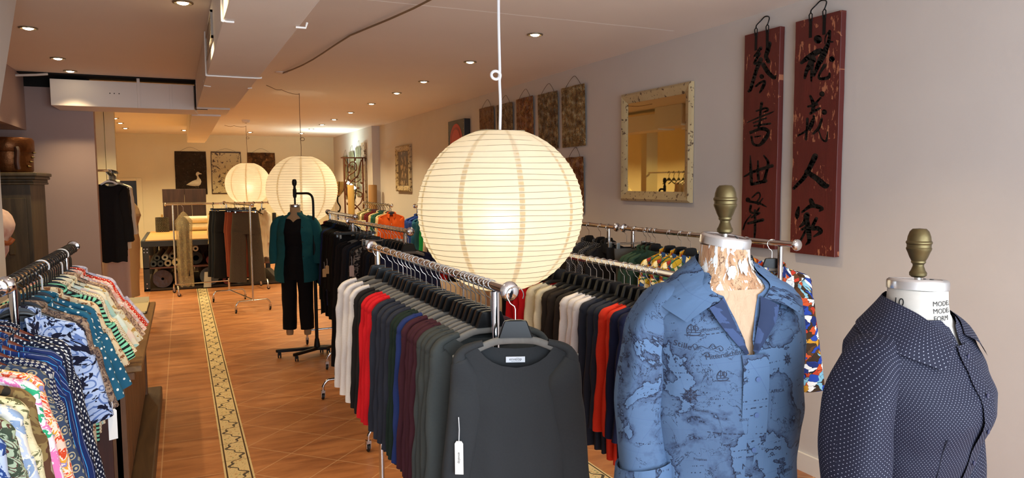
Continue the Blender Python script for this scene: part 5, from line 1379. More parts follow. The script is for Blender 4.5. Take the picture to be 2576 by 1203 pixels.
roll('brown paper roll leaning in the angle beside the column', (3.40, 13.95, 0.0), (3.46, 14.10, 1.86), 0.085, plain('brown_paper', '8a6234', 0.7))
pb = thing('paper_bag', 'cream printed paper bag behind the chrome rail end', 'bag', (2.42, 11.3, 0.9), rad(14))
rows = [[Vector((x*(0.235+0.01*math.sin(z*9)), y*0.05*(1-z*0.5), z*0.42+0.012*math.sin(x*5))) for x, y in ((-1, -1), (0, -1.2), (1, -1), (1, 1), (0, 1.2), (-1, 1), (-1, -1))] for z in (0, 0.25, 0.5, 0.75, 1)]
MB().grid(rows).build('bag_body', CREAM, pb, ang=30)
for k, (w, z, t_) in enumerate(((0.10, 0.16, 0), (0.14, 0.12, 0), (0.12, 0.08, 0))): MB().box((0.02-w, -0.0615, z), (0.02+w, -0.0600, z+0.008)).build('printed_line', plain('faded_print', 'a0906a', 0.8), pb, smooth=False)
MB().tube([(0.02, -0.062, 0.33), (0.05, -0.0622, 0.22)], 0.006, 6).build('printed_mark', INK, pb)
st_ = thing('low_display_table', 'low dark display table under the cream paper bag', 'table', (2.42, 11.3, 0))
MB().box((-0.3, -0.25, 0.86), (0.3, 0.25, 0.895)).build('table_top', plain('dark_table_wood', '2e2019', 0.5), st_, smooth=False)
for sx in (-1, 1):
    for sy in (-1, 1): MB().box((sx*0.27-0.02, sy*0.22-0.02, 0), (sx*0.27+0.02, sy*0.22+0.02, 0.86)).build('leg', CACHE['dark_table_wood'], st_, smooth=False)
# wall switch plates and shelf at the back
sw = thing('switch_plate', 'white switch plate on the back wall near the far corner', 'switch', (3.40, YF, 1.72))
MB().box((-0.05, -0.014, 0), (0.05, -0.002, 0.16)).build('plate', plain('cream_plate', 'ddd3b4', 0.4), sw, smooth=False, bevel=0.004)
MB().box((-0.015, -0.02, 0.05), (0.015, -0.0142, 0.10)).build('toggle', CACHE['cream_plate'], sw, smooth=False)
sh = thing('small_wall_shelf', 'small wall shelf with a black knob seen beside the teal jacket', 'shelf', (2.02, YF, 0.98))
MB().box((-0.16, -0.18, 0), (0.16, -0.002, 0.02)).build('board', plain('grey_shelf_board', '6a6250', 0.5), sh, smooth=False)
MB().box((-0.13, -0.05, -0.2), (-0.11, -0.002, 0)).build('bracket', CACHE['grey_shelf_board'], sh, smooth=False)
MB().box((0.11, -0.05, -0.2), (0.13, -0.002, 0)).build('bracket', CACHE['grey_shelf_board'], sh, smooth=False)
cn = thing('black_can', 'small black can standing on the little wall shelf', 'can', (2.02, YF-0.10, 1.0005))
MB().lathe([(0.0001, 0), (0.05, 0), (0.045, 0.20), (0.0001, 0.205)], 16).build('can_body', BLACKP, cn)
# ------------------------------------------------------------------ wooden counter
def wood(name, a, b, c, axis=2, sc=1.0):
    g = G(name); x, y, z = g.sep(g.obj())
    s = [6.0, 6.0, 6.0]; s[axis] = 0.7
    v = g.vmath('MULTIPLY', g.obj(), (s[0]*sc, s[1]*sc, s[2]*sc))
    n = g.noise(v, 2.2, 6, 0.6, 0.6)
    g.bump(n, 0.2, 0.004)
    return g.set(g.ramp(n, [(0.28, a), (0.5, b), (0.72, c)]), 0.5)
OAK = wood('counter_oak', '4a2e1a', '6b4628', '865c36'); OAKT = wood('counter_top_oak', '5c4226', '80603a', '9a7748', 1)
ct = thing('wooden_counter', 'dark wooden counter with vertical panelling beside the printed shirts', 'counter', (-0.33, 5.6, 0))
def cp(name, bm, mat, bevel=0.004, smooth=False):
    o = bm.build(name, mat, ct, smooth=smooth, bevel=bevel); o.location = (0.33, -5.6, 0); return o
XC, Y0, Y1, HC = -0.335, 4.40, 6.80, 0.90
cp('carcass', MB().box((-0.80, Y0+0.03, 0.10), (XC-0.012, Y1-0.02, HC-0.035)), OAK)
cp('counter_top', MB().box((-0.83, Y0, HC-0.035), (XC+0.10, Y1, HC)), OAKT, 0.006)
cp('edge_moulding', MB().box((XC-0.01, Y0+0.01, HC-0.085), (XC+0.065, Y1-0.01, HC-0.036)), OAK, 0.01)
npan = 26
m = MB()
for k in range(npan):
    y = Y0+0.06+(Y1-Y0-0.12)*k/npan
    m.box((XC-0.012, y+0.004, 0.16), (XC, y+(Y1-Y0-0.12)/npan-0.004, HC-0.085))
cp('vertical_boarding', m, OAK, 0.003)
for y in (Y0+0.03, Y1-0.07): cp('corner_post', MB().box((XC-0.05, y, 0.1), (XC+0.012, y+0.05, HC-0.085)), OAK, 0.006)
cp('plinth', MB().box((-0.80, Y0-0.02, 0), (XC+0.115, Y1+0.18, 0.115)), wood('plinth_wood', '2f2114', '493520', '5c452c', 1), 0.012)
cp('front_panel', MB().box((-0.78, Y0+0.012, 0.16), (XC-0.06, Y0+0.028, HC-0.09)), wood('front_panel_wood', '2c150d', '44211a', '58301f'), 0.004)
tray = thing('cream_box_lid', 'shallow cream box lid lying on the far end of the counter', 'box', (-0.40, 6.45, HC+0.0005))
m = MB(); m.box((-0.22, -0.28, 0), (0.12, 0.28, 0.006))
m.box((-0.22, 0.274, 0.0), (0.12, 0.28, 0.055)).box((-0.22, -0.28, 0), (-0.214, 0.28, 0.05)).box((0.114, -0.28, 0), (0.12, 0.28, 0.02)).box((-0.22, -0.28, 0), (0.12, -0.274, 0.02))
m.build('lid_shell', CREAM, tray, smooth=False)
pd = thing('white_sheet_stack', 'white paper sheets on the counter in front of the cream lid', 'paper', (-0.42, 5.85, HC+0.0005))
MB().box((-0.16, -0.22, 0), (0.13, 0.22, 0.012)).build('sheets', plain('white_sheets', 'dcdad2', 0.8), pd, smooth=False)
# ------------------------------------------------------------------ cupboard with hat box
GR = wood('weathered_green_brown_paint', '2b2418', '453a26', '5a4d33'); GRL = wood('worn_olive_paint', '4a4026', '675a38', '7c6f49')
cb = thing('old_cupboard', 'old green-brown cupboard with panelled doors against the mauve partition', 'cupboard', (-1.56, 8.45, 0))
MB().box((-0.34, -0.40, 0.06), (0.27, 0.40, 1.93)).build('carcass', GR, cb, smooth=False, bevel=0.006)
m = MB()
for k, (e, z0, z1) in enumerate(((0.03, 1.93, 1.955), (0.05, 1.955, 1.985), (0.035, 1.905, 1.93))): m.box((-0.34-e*0, -0.40-e, z0), (0.27+e, 0.40+e*0.2, z1))
m.box((-0.34, -0.46, 1.985), (0.335, 0.41, 2.02)).build('cornice', GR, cb, smooth=False, bevel=0.008)
MB().box((-0.34, -0.44, 0), (0.29, 0.41, 0.08)).build('plinth', GR, cb, smooth=False, bevel=0.006)
for k, (y0, y1, mt) in enumerate(((-0.33, -0.045, GRL), (-0.03, 0.235, GR))):
    d = MB().box((y0, -0.426, 0.12), (y1, -0.402, 1.78)).build('door', mt, cb, smooth=False, bevel=0.004)
    for (z0, z1) in ((1.20, 1.66), (0.75, 1.05), (0.2, 0.62)):
        rows = []
        for (i_, dx) in ((0.0, 0.0), (0.012, -0.016), (0.03, -0.016), (0.055, 0.008)):
            rows.append([Vector((y, -0.4265-dx, z)) for y, z in ((y0+0.06+i_, z0+i_), (y1-0.06-i_, z0+i_), (y1-0.06-i_, z1-i_), (y0+0.06+i_, z1-i_), (y0+0.06+i_, z0+i_))])
        m = MB().grid(rows); m.add(rows[-1][:-1], [(0, 1, 2, 3)])
        m.build('raised_panel', mt, d, smooth=False)
COP = G('hammered_copper'); COP.bump(COP.noise(COP.obj(), 22, 4), 0.4, 0.01)
COP.set(COP.mix(COP.noise(COP.obj(), 7, 5), '3f2413', '7a4a24'), 0.38, 0.75)
hb = thing('copper_hat_box', 'round copper-brown lidded box with a hanging clasp, on top of the cupboard', 'box', (-1.50, 8.35, 2.0205))
MB().lathe([(0.0001, 0), (0.185, 0.0), (0.20, 0.02), (0.205, 0.20), (0.20, 0.23)], 32).build('box_body', COP.m, hb)
MB().lathe([(0.208, 0.20), (0.216, 0.21), (0.214, 0.31), (0.20, 0.335), (0.0001, 0.345)], 32).build('lid', COP.m, hb)
MB().tube(spline([(0.10, -0.19, 0.24), (0.11, -0.20, 0.20), (0.105, -0.215, 0.10), (0.11, -0.21, 0.03)], 4), [0.02, 0.022]*6+[0.02], 8).build('clasp_strap', plain('dark_leather', '3a1c10', 0.5), hb)
for k in range(4):
    a = -0.55+0.16*k
    MB().lathe([(0.012, 0), (0.006, 0.012), (0.0001, 0.03)], 8, Matrix.Translation((0.205*math.cos(a), 0.205*math.sin(a), 0.06+0.045*k)) @ Matrix.Rotation(pi/2, 4, 'Y')).build('stud', BRASS, hb)
# pale pink draped bundle hung from the cupboard front
PKF = fabric('pale_pink_felt', c_noise(['d9b0a4', 'e0c2b4', 'cf9c90'], 9, 0.6, 3, False))
pk = thing('pink_cloth_bundle', 'pale pink cloth bundle half hidden by the near side wall, before the cupboard', 'cloth', (-1.415, 7.28, 1.565))
rows = []
for i in range(13):
    v = i/12; z = 0.14-0.42*v
    r = interp(v, [0, 0.12, 0.35, 0.55, 0.62, 0.8, 1], [0.02, 0.09, 0.115, 0.09, 0.065, 0.075, 0.04])
    rows.append([Vector((r*math.cos(a)*(1+0.12*math.sin(3*a+v*4)), r*math.sin(a)*(1+0.1*math.sin(4*a)), z+0.01*math.sin(5*a))) for a in [2*pi*j/24 for j in range(25)]])
MB().grid(rows).build('draped_cloth', PKF, pk, ang=70)
MB().tube(spline([(0.02, -0.06, -0.13), (0.08, -0.07, -0.15), (0.115, -0.06, -0.11)], 4), 0.02, 8).build('copper_ribbon', plain('copper_satin', 'b06a45', 0.3, 0.4), pk)
MB().tube([(0.05, -0.07, -0.14), (0.03, -0.08, -0.24)], 0.014, 8).build('ribbon_tail', CACHE['copper_satin'], pk)
ps = thing('hat_stand', 'thin stand carrying the pale pink bundle before the cupboard', 'stand', (-1.415, 7.28, 0))
MB().tube([(0, 0, 0.02), (0, 0, 1.30)], 0.012, 8).build('pole', BLACKI, ps); MB().lathe([(0.0001, 0.025), (0.12, 0.02), (0.13, 0)], 20).build('foot_plate', BLACKI, ps)
# ------------------------------------------------------------------ work table with fabric rolls
TX0, TX1, TY0, TY1 = -0.66, 1.75, 14.15, 16.8
tb = thing('work_table', 'steel-legged work table with a plywood top and fabric rolls below', 'table', ((TX0+TX1)/2, (TY0+TY1)/2, 0))
OFF = -Vector(tb.location)
def tp_(name, bm, mat, bevel=0.0):
    o = bm.build(name, mat, tb, smooth=False, bevel=bevel); o.location = OFF; return o
tp_('plywood_top', MB().box((TX0+0.05, TY0+0.04, 0.895), (TX1-0.05, TY1, 0.915)), wood('golden_plywood', 'a8763a', 'c08c4c', 'd0a062', 0), 0.003)
tp_('top_frame', MB().box((TX0-0.02, TY0-0.02, 0.80), (TX1, TY0+0.035, 0.895)), STEELD)
tp_('top_frame', MB().box((TX0-0.02, TY0+0.035, 0.80), (TX0+0.04, TY1, 0.905)), STEELD)
tp_('lower_shelf', MB().box((TX0, TY0+0.0, 0.40), (TX1, TY1-0.2, 0.425)), wood('shelf_board', '3a1f14', '542e20', '66402c', 0), 0.003)
tp_('floor_shelf', MB().box((TX0, TY0+0.0, 0.015), (TX1, TY1-0.2, 0.04)), CACHE.get('x') or plain('dark_shelf_board', '33271f', 0.7))
for (x, y) in ((TX0, TY0), (TX1-0.1, TY0), (TX0, TY1-0.1), (TX1-0.1, TY1-0.1)):
    lg = tp_('leg', MB().box((x, y, 0), (x+0.10, y+0.008, 0.80)).box((x, y, 0), (x+0.008, y+0.10, 0.80)), STEELD)
    if y == TY0:
        for (dx, z) in ((0.025, 0.76), (0.075, 0.76), (0.025, 0.70), (0.075, 0.70), (0.05, 0.14), (0.05, 0.06)):
            MB().disc((x+dx, y-0.001, z), 0.011, (0, -1, 0), 8, 0.006).build('bolt', WIRE, lg)
tp_('dark_back_panel', MB().box((TX0+0.2, TY1-0.22, 0.43), (TX1-0.1, TY1-0.2, 0.80)), plain('dark_brown_panel', '3a261a', 0.7))
ZS = 0.4255
def frol(label, x, z, r, y0, y1, col, core='1a1614', tilt=0.0, grp='fabric rolls under the work table'):
    return roll(label, (x, y0, z), (x+tilt, y1, z+0.02 if tilt else z), r, plain('cloth_'+col, col, 0.85, var=0.12, scale=20), 'fabric_roll', 0.45, 'fabric roll', grp, plain('core_'+core, core, 0.9))
k0 = TX0+0.16
frol('charcoal fabric roll on the shelf, first from the table leg', k0, ZS+0.056, 0.055, TY0+0.06, TY0+1.6, '3c3f42')
frol('charcoal fabric roll on the shelf, second from the table leg', k0+0.115, ZS+0.056, 0.055, TY0+0.06, TY0+1.6, '2f3236')
frol('taupe fabric roll on the shelf, third from the table leg', k0+0.235, ZS+0.061, 0.060, TY0+0.06, TY0+1.6, '8d7f6c')
frol('beige fabric roll on the shelf, fourth from the table leg', k0+0.37, ZS+0.069, 0.068, TY0+0.06, TY0+1.6, 'b5a582', '6e604a')
frol('cream fabric roll on the shelf, fifth from the table leg', k0+0.525, ZS+0.075, 0.074, TY0+0.06, TY0+1.6, 'c4b48e')
frol('grey fabric roll lying on the first two shelf rolls', k0+0.06, ZS+0.155, 0.052, TY0+0.15, TY0+1.5, '53544f', tilt=0.06)
frol('silver-grey fabric roll lying on the second and third shelf rolls', k0+0.19, ZS+0.165, 0.055, TY0+0.08, TY0+1.5, '83827a', 'a59a86', tilt=0.08)
frol('grey-brown fabric roll lying on the third and fourth shelf rolls', k0+0.31, ZS+0.18, 0.06, TY0+0.15, TY0+1.5, '6b645a', tilt=0.08)
frol('pale cream fabric roll with a round end, on top of the shelf pile', k0+0.545, ZS+0.215, 0.070, TY0+0.04, TY0+1.5, 'd2c096', 'd2c096')
frol('white fabric roll on the shelf beside the garment bag', k0+0.70, ZS+0.30, 0.05, TY0+0.1, TY0+1.4, 'b0a894')
frol('black fabric bolt leaning under the white roll', k0+0.70, ZS+0.125, 0.115, TY0+0.12, TY0+1.4, '121318', '121318')
for k, (dx, dz, r, c, l) in enumerate(((1.10, 0.075, 0.07, '571b22', 'wine-red fabric roll low on the shelf past the garment bag'), (1.25, 0.07, 0.065, '3a2a30', 'dark plum fabric roll low on the shelf past the garment bag'), (1.39, 0.075, 0.068, '2a3338', 'dark slate fabric roll low on the shelf past the garment bag'),
        (1.16, 0.205, 0.07, '5e1f26', 'wine-red fabric roll in the upper row of the dark pile'), (1.31, 0.20, 0.07, '741f26', 'brighter red fabric roll in the upper row of the dark pile'), (1.46, 0.19, 0.07, 'c0ae86', 'cream fabric roll beside the black trousers'), (1.44, 0.325, 0.065, '4a4f48', 'grey-green fabric roll on top beside the black trousers'), (1.24, 0.33, 0.065, '4c1c22', 'dark red fabric roll on top of the dark pile'), (1.58, 0.32, 0.07, 'c9b68c', 'sand fabric roll topmost next to the trousers'))):
    frol(l, k0+dx-0.16, ZS+dz, r, TY0+0.06+0.02*k, TY0+1.5, c)
BAGF = plain('glossy_brown_wrap', '3a2a22', 0.2, var=0.5, scale=14, bump=0.6, bscale=18)
for k, (dx, r, l) in enumerate(((0.20, 0.165, 'large plastic-wrapped brown bolt on the floor shelf by the table leg'), (0.54, 0.15, 'large striped brown bolt on the floor shelf, second from the leg'), (0.98, 0.17, 'large green-brown bolt on the floor shelf behind the garment bag'))):
    roll(l, (TX0+0.1+dx, TY0+0.08, 0.041+r), (TX0+0.1+dx, TY0+1.5, 0.041+r), r, BAGF if k != 2 else plain('green_brown_wrap', '3f3d2c', 0.3, var=0.3, scale=10, bump=0.4), 'fabric_roll', 0.15, 'fabric roll', 'large bolts on the floor shelf')
for k, (dx, r, c, l) in enumerate(((1.38, 0.08, '5a1c22', 'small wine roll on the floor shelf near the strip of border tiles'), (1.58, 0.075, '3c3f42', 'small charcoal roll on the floor shelf near the strip of border tiles'))):
    frol(l, TX0+dx, 0.042+r, r, TY0+0.03, TY0+1.2, c)
wc = thing('white_card', 'white card hanging below the table at the end of the border strip', 'card', (0.36, TY0-0.04, 0.0))
MB().prism([Vector((-0.055, 0, 0.02)), Vector((0.075, 0, 0.02)), Vector((0.085, 0.02, 0.30)), Vector((-0.03, 0.02, 0.30))], (0, 0.004, 0)).build('card_sheet', plain('white_card_paper', 'b8b2a4', 0.8), wc, smooth=False)
DOTR = fabric('black_dotted_cloth', c_dots('0e0d0a', 'd8cfb0', 0.034, 0.12))
def wrap_roll(label, p, h, r, mat):
    o = thing('dotted_fabric_roll', label, 'fabric roll', p, 0, 'dotted fabric rolls at the work table')
    MB().lathe([(0.0001, 0), (r, 0.0), (r, h), (0.0001, h)], 20).build('wound_cloth', mat, o, ang=35)
    MB().tube([(0, 0, h), (0, 0, h+0.06)], 0.02, 10).build('core_tube', KRAFT, o)
wrap_roll('black dotted fabric bolt standing on the table corner by the doorway', (TX0+0.28, TY1-0.25, 0.9155), 0.30, 0.13, DOTR)
wrap_roll('black dotted fabric roll upright on the shelf, closest to the table leg', (TX0+0.16, TY0+1.9, ZS), 0.37, 0.045, DOTR)
wrap_roll('black dotted fabric roll upright on the shelf, a hand further in', (TX0+0.42, TY0+1.9, ZS), 0.37, 0.045, DOTR)
WROL = plain('white_quilted_roll', 'd6cba8', 0.7, var=0.1, scale=30)
roll('white roll lying on the table, lower of two', (0.02, 16.55, 0.9155+0.078), (1.0, 16.55, 0.9155+0.078), 0.078, WROL, 'white_fabric_roll', 0.3, 'fabric roll', 'white rolls on the table')
roll('white roll lying on the table, upper of two', (0.03, 16.56, 0.9155+0.235), (0.98, 16.56, 0.9155+0.235), 0.078, WROL, 'white_fabric_roll', 0.3, 'fabric roll', 'white rolls on the table')
# dark plank door leaning behind the table
dd = thing('plank_door_panel', 'dark brown plank panel standing behind the work table', 'panel', (0.06, 17.0, 0))
DW = wood('dark_walnut_planks', '241510', '35211a', '432c22')
for k in range(3): MB().box((-0.42+0.282*k, -0.02, 0), (-0.42+0.282*k+0.278, 0.02, 1.50)).build('plank', DW, dd, smooth=False, bevel=0.003)
MB().box((-0.425, -0.035, 1.505), (0.0, 0.03, 1.80)).build('header_board', DW, dd, smooth=False, bevel=0.004)
MB().box((0.004, -0.035, 1.505), (0.43, 0.03, 1.80)).build('header_board', DW, dd, smooth=False, bevel=0.004)

# ------------------------------------------------------------------ dress forms
def loft_fn(levels):
    """levels: (z, rx, ry_front, ry_back, y_shift) from top to bottom"""
    zs = [-l[0] for l in levels]
    cols = [[l[k] for l in levels] for k in range(1, 5)]
    def f(z): return [interp(-z, zs, c) for c in cols]
    return f
def ring_pt(f, z, a, k=1.0, off=0.0):
    """a = 0 at the front (-Y), turning towards +X"""
    rx, rf, rb, yc = f(z)
    s, c = math.sin(a), math.cos(a)
    r = rf if c > 0 else rb
    return Vector(((rx*k+off)*math.copysign(abs(s)**0.9, s), yc-(r*k+off)*c, z))
def form_body(f, z0, z1, mat, parent, name='torso', k=1.0, n=40, m=44, cap_bottom=True):
    rows = [[ring_pt(f, lerp(z0, z1, i/m), 2*pi*j/n, k) for j in range(n+1)] for i in range(m+1)]
    b = MB().grid(rows); b.add(rows[0][:-1], [tuple(range(n))[::-1]])
    if cap_bottom: b.add(rows[-1][:-1], [tuple(range(n))])
    return b.build(name, mat, parent, ang=70)
def shell(f, zt, zb, v_half, v_depth, off=0.006, open_a=0.0, n=64, m=60, seed=1, wr=0.005, hemfn=None, ease=0.0, wrs=7):
    """shirt shell round a loft; the neckline drops in a V of half-angle v_half at the front"""
    rows, uvs = [], []
    cols = [open_a+(2*pi-2*open_a)*j/n for j in range(n+1)]
    for i in range(m+1):
        v = i/m; row, ur = [], []
        for a in cols:
            aa = min(a, 2*pi-a)
            z0 = zt-(interp(aa, [0.0, v_half*0.11, v_half*0.24, v_half], [v_depth, v_depth*0.60, v_depth*0.30, 0.0]) if v_half and aa < v_half else 0)
            hb_ = zb+(hemfn(a) if hemfn else 0)
            z = lerp(z0, hb_, v)
            p = ring_pt(f, z, a, 1.0, off+ease*sm((zt-z)/0.45))
            d = Vector((p.x, p.y-f(z)[3], 0)); d = d.normalized() if d.length > 1e-6 else Vector((0, -1, 0))
            w_ = wr*(nz((p.x*1.2, p.y*1.2, p.z*0.45), wrs, seed)+0.5*nz(p, wrs*2.7, seed+3))*sm((zt-z)/0.12)
            row.append(p+d*w_); ur.append((a*0.17, z))
        rows.append(row); uvs.append(ur)
    return MB().grid(rows, uvs)
def arm(side, sh, pts, rn, ry, seed, n=22, wr=0.006):
    P = spline(pts, 6); N = len(P)
    RN = [interp(i/(N-1), [k/(len(rn)-1) for k in range(len(rn))], rn) for i in range(N)]
    RY = [interp(i/(N-1), [k/(len(ry)-1) for k in range(len(ry))], ry) for i in range(N)]
    def wob(q, u, a):
        k = wr*sm(u*4)
        return q+Vector((k*nz((q.x, q.y, q.z*0.55), 13, seed), k*1.3*nz((q.x, q.y, q.z*0.55), 12, seed+4), 0))
    return ellip_tube(MB(), P, RN, RY, n, cap=False, yfun=wob, uvo=(7+side*3, 0))
def neck_cap(root, z, r, h, label_cap='neck_cap', tilt=(0, 0), finial=True, fscale=1.0):
    M = Matrix.Translation((0, 0, z)) @ Matrix.Rotation(tilt[0], 4, 'X') @ Matrix.Rotation(tilt[1], 4, 'Y')
    MB().lathe([(r*0.97, -0.002), (r+0.0015, 0), (r+0.0015, h*0.72), (r, h*0.86), (r*0.93, h), (r*0.80, h*0.98), (r*0.78, h*0.93), (r*0.5, h*0.90), (r*0.48, h*0.94), (0.0001, h*0.93)], 40, M).build(label_cap, ALU, root, ang=30)
    for k in range(3):
        MB().disc(M @ Vector((r*(0.30+0.12*k), -r*(0.35-0.3*k), h*0.955)), 0.003+0.0015*(k == 0), (0, 0, 1), 10, 0.001).build('cap_hole', BLACKP, root)
    if finial:
        s = fscale
        MB().tube([(0, 0, z+h*0.8), (0, 0, z+h+0.03)], 0.007, 10).build('stem_rod', WIRE, root)
        prof = [(0.0001, 0.0), (0.013, 0.0), (0.018, 0.004), (0.0185, 0.010), (0.015, 0.016), (0.0115, 0.026), (0.012, 0.030), (0.0155, 0.034), (0.0150, 0.038), (0.019, 0.046), (0.0235, 0.058), (0.0262, 0.064), (0.0268, 0.067), (0.0252, 0.070), (0.0256, 0.076), (0.0275, 0.079), (0.0275, 0.082), (0.0250, 0.085), (0.0240, 0.094), (0.020, 0.106), (0.0145, 0.112), (0.0001, 0.1135)]
        MB().lathe([(r_*s, z_*s+z+h+0.004) for r_, z_ in prof], 28).build('finial', BRASS, root, ang=25)
def wrap_text(s, size, root, f, z, a0, off=0.0012, mat=None, sx=1.0, name='stencilled_lettering'):
    me = text_mesh(s, size)
    bm_ = bmesh.new(); bm_.from_mesh(me)
    bmesh.ops.subdivide_edges(bm_, edges=[e for e in bm_.edges if e.calc_length() > 0.006], cuts=2)
    bm_.to_mesh(me); bm_.free()
    for v in me.vertices:
        zz = z+v.co.y
        rx, rf, rb, yc = f(zz)
        a = a0+v.co.x*sx/max(0.02, (rx+rf)/2)
        v.co = ring_pt(f, zz, a, 1.0, off)
    me.materials.clear(); me.materials.append(mat or INK)
    o = bpy.data.objects.new(name, me); COL.objects.link(o); o.parent = root; return o
# ------------------------------------------------------------------ tan dress form by the doorway
LIN = fabric('tan_linen', c_plain('a98a64'))
FEM = [(0.0, .055, .055, .055, 0), (-.05, .056, .058, .056, 0), (-.085, .075, .066, .066, 0), (-.105, .125, .075, .078, 0), (-.135, .168, .085, .085, 0), (-.20, .178, .118, .092, 0), (-.27, .166, .150, .088, 0), (-.33, .150, .125, .082, 0), (-.44, .122, .092, .078, 0), (-.52, .135, .100, .092, 0), (-.63, .168, .110, .112, 0), (-.72, .172, .105, .108, 0), (-.80, .165, .098, .100, 0), (-1.3, .12, .08, .08, 0)]
ff = loft_fn(FEM)
tf = thing('tan_dress_form', 'tan linen dress form seen from the side before the grey doorway', 'dress form', (-0.70, 11.75, 1.72), rad(62))
form_body(ff, -0.005, -1.45, LIN, tf)
MB().lathe([(0.0001, 0.05), (0.02, 0.045), (0.03, 0.02), (0.05, 0.005), (0.056, -0.006)], 20).build('neck_cap', CREAM, tf)
for s in (-1, 1): MB().disc((s*0.168, 0.0, -0.19), 0.05, (s, 0, 0.25), 20, 0.012).build('arm_plate', BLACKP, tf)
MB().tube([(0, 0, -1.45), (0, 0, -1.70)], 0.02, 10).build('pole', BLACKI, tf)
MB().lathe([(0.0001, -1.69), (0.20, -1.70), (0.21, -1.72)], 24).build('foot_plate', BLACKI, tf)

# ------------------------------------------------------------------ teal jacket form on its wheeled stand
TJ = (1.135, 8.17)
tm = thing('hanging_dress_form', 'full-length dress form in teal jacket and black trousers hung from a wheeled stand', 'dress form', (TJ[0], TJ[1], 1.645), rad(-22))
LINF = fabric('beige_form_linen', c_plain('b3936c'))
form_body(ff, -0.005, -0.72, LINF, tf if False else tm)
neck_cap(tm, 0.0, 0.056, 0.028, finial=False)
BLKT = jersey('deep_black_knit', '0c0b0d')
shell(ff, -0.115, -0.80, 0.9, 0.05, 0.004, 0, seed=4, wr=0.003).build('black_top', BLKT, tm, ang=80)
for s in (-1, 1):
    pts = [(s*0.085, 0.0, -0.64), (s*0.090, -0.005, -0.95), (s*0.092, -0.005, -1.15), (s*0.098, 0, -1.36)]
    arm(s, 0, pts, [0.092, 0.078, 0.074, 0.072], [0.098, 0.084, 0.078, 0.076], 30+s, wr=0.006).build('trouser_leg', BLKT, tm, ang=80)
    MB().lathe([(0.0001, -1.43), (0.036, -1.428), (0.040, -1.40), (0.036, -1.30)], 16, Matrix.Translation((s*0.098, 0, 0))).build('ankle_stub', LINF, tm)
TEALJ = fabric('teal_corduroy', c_plain('1a565c', 0.18), wr=0.5)
def flare(l, kx): return [(z, rx*(1+kx*sm((-z-0.2)/0.6)), rf*(1+kx*sm((-z-0.2)/0.6)), rb*(1+kx*sm((-z-0.2)/0.6)), yc) for z, rx, rf, rb, yc in l]
fj = loft_fn([(z, max(rx, 0.175 if z < -.13 else rx)*(1.0 if z > -.13 else 1.03), max(rf, .10 if z < -.2 else 0), max(rb, .10 if z < -.2 else 0), yc) for z, rx, rf, rb, yc in flare(FEM, 0.22)])
shell(fj, -0.06, -0.80, 0.95, 0.0, 0.012, 0.42, seed=9, wr=0.009, ease=0.018, hemfn=lambda a: -0.03*math.cos(a)).build('teal_jacket', TEALJ, tm, ang=80)
for s in (-1, 1):
    pts = [(s*0.12, 0, -0.115), (s*0.185, 0, -0.165), (s*0.222, 0.004, -0.26), (s*0.238, 0.0, -0.42), (s*0.232, -0.012, -0.56), (s*0.225, -0.02, -0.62)]
    arm(s, 0, pts, [0.03, 0.055, 0.058, 0.056, 0.058, 0.062], [0.03, 0.055, 0.058, 0.054, 0.05, 0.048], 50+s, wr=0.01).build('jacket_sleeve', TEALJ, tm, ang=80)
collar(0.070, 0.068, -0.075, 0.035, 0.055, 0.085, 48, 0.024, n=26, drop=0.05).build('jacket_collar', TEALJ, tm, ang=70)
for s in (1,):
    rows = [[ring_pt(fj, z, a, 1.0, 0.035) for a in (0.62, 0.75, 0.9, 1.05)] for z in (-0.56, -0.62, -0.70)]
    MB().grid(rows).build('patch_pocket', TEALJ, tm, ang=80)
for k in range(3): MB().disc(ring_pt(fj, -0.22-0.16*k, 0.47, 1.0, 0.032), 0.006, (0, -1, 0), 10, 0.002).build('button', BLACKP, tm)
MB().tube([(0, 0, 0.02), (0, 0, 0.20)], 0.010, 10).build('hanging_rod', BLACKI, tm)
ws = thing('form_stand', 'black wheeled stand with a bent arm holding the teal-jacket form', 'stand', (1.312, 8.06, 0), rad(-8))
ax = Vector((TJ[0]-1.312, TJ[1]-8.06, 0)); ax.rotate(Matrix.Rotation(rad(8), 3, 'Z'))
ZT = 1.645
p = [(0, 0, 0.06), (0, 0, 1.66), (0, 0, ZT+0.085)]
MB().tube([(0, 0, 0.05), (0, 0, 1.33)], 0.019, 14).build('lower_post', BLACKI, ws)
MB().tube(spline([(0, 0, 1.30), (0, 0, 1.55), (0, 0, ZT+0.05), (ax.x*0.06, ax.y*0.06, ZT+0.115), (ax.x*0.25, ax.y*0.25, ZT+0.145), (ax.x*0.6, ax.y*0.6, ZT+0.147), (ax.x*0.96, ax.y*0.96, ZT+0.147)], 5), 0.013, 12).build('bent_arm', BLACKI, ws)
MB().lathe([(0.0001, 0.10), (0.016, 0.10), (0.020, 0.12), (0.020, 0.19), (0.014, 0.20), (0.012, 0.225), (0.024, 0.245), (0.026, 0.275), (0.019, 0.30), (0.0001, 0.305)], 16, Matrix.Translation((ax.x, ax.y, ZT))).build('clamp_knob', BLACKI, ws)
MB().lathe([(0.036, 0.055), (0.034, 0.10), (0.024, 0.17), (0.020, 0.18)], 16).build('post_socket', BLACKI, ws)
MB().tube(spline([(0.015, -0.005, 0.50), (0.06, -0.02, 0.50), (0.07, -0.03, 0.47), (0.05, -0.03, 0.455)], 4), 0.005, 6).build('lock_handle', BLACKI, ws)
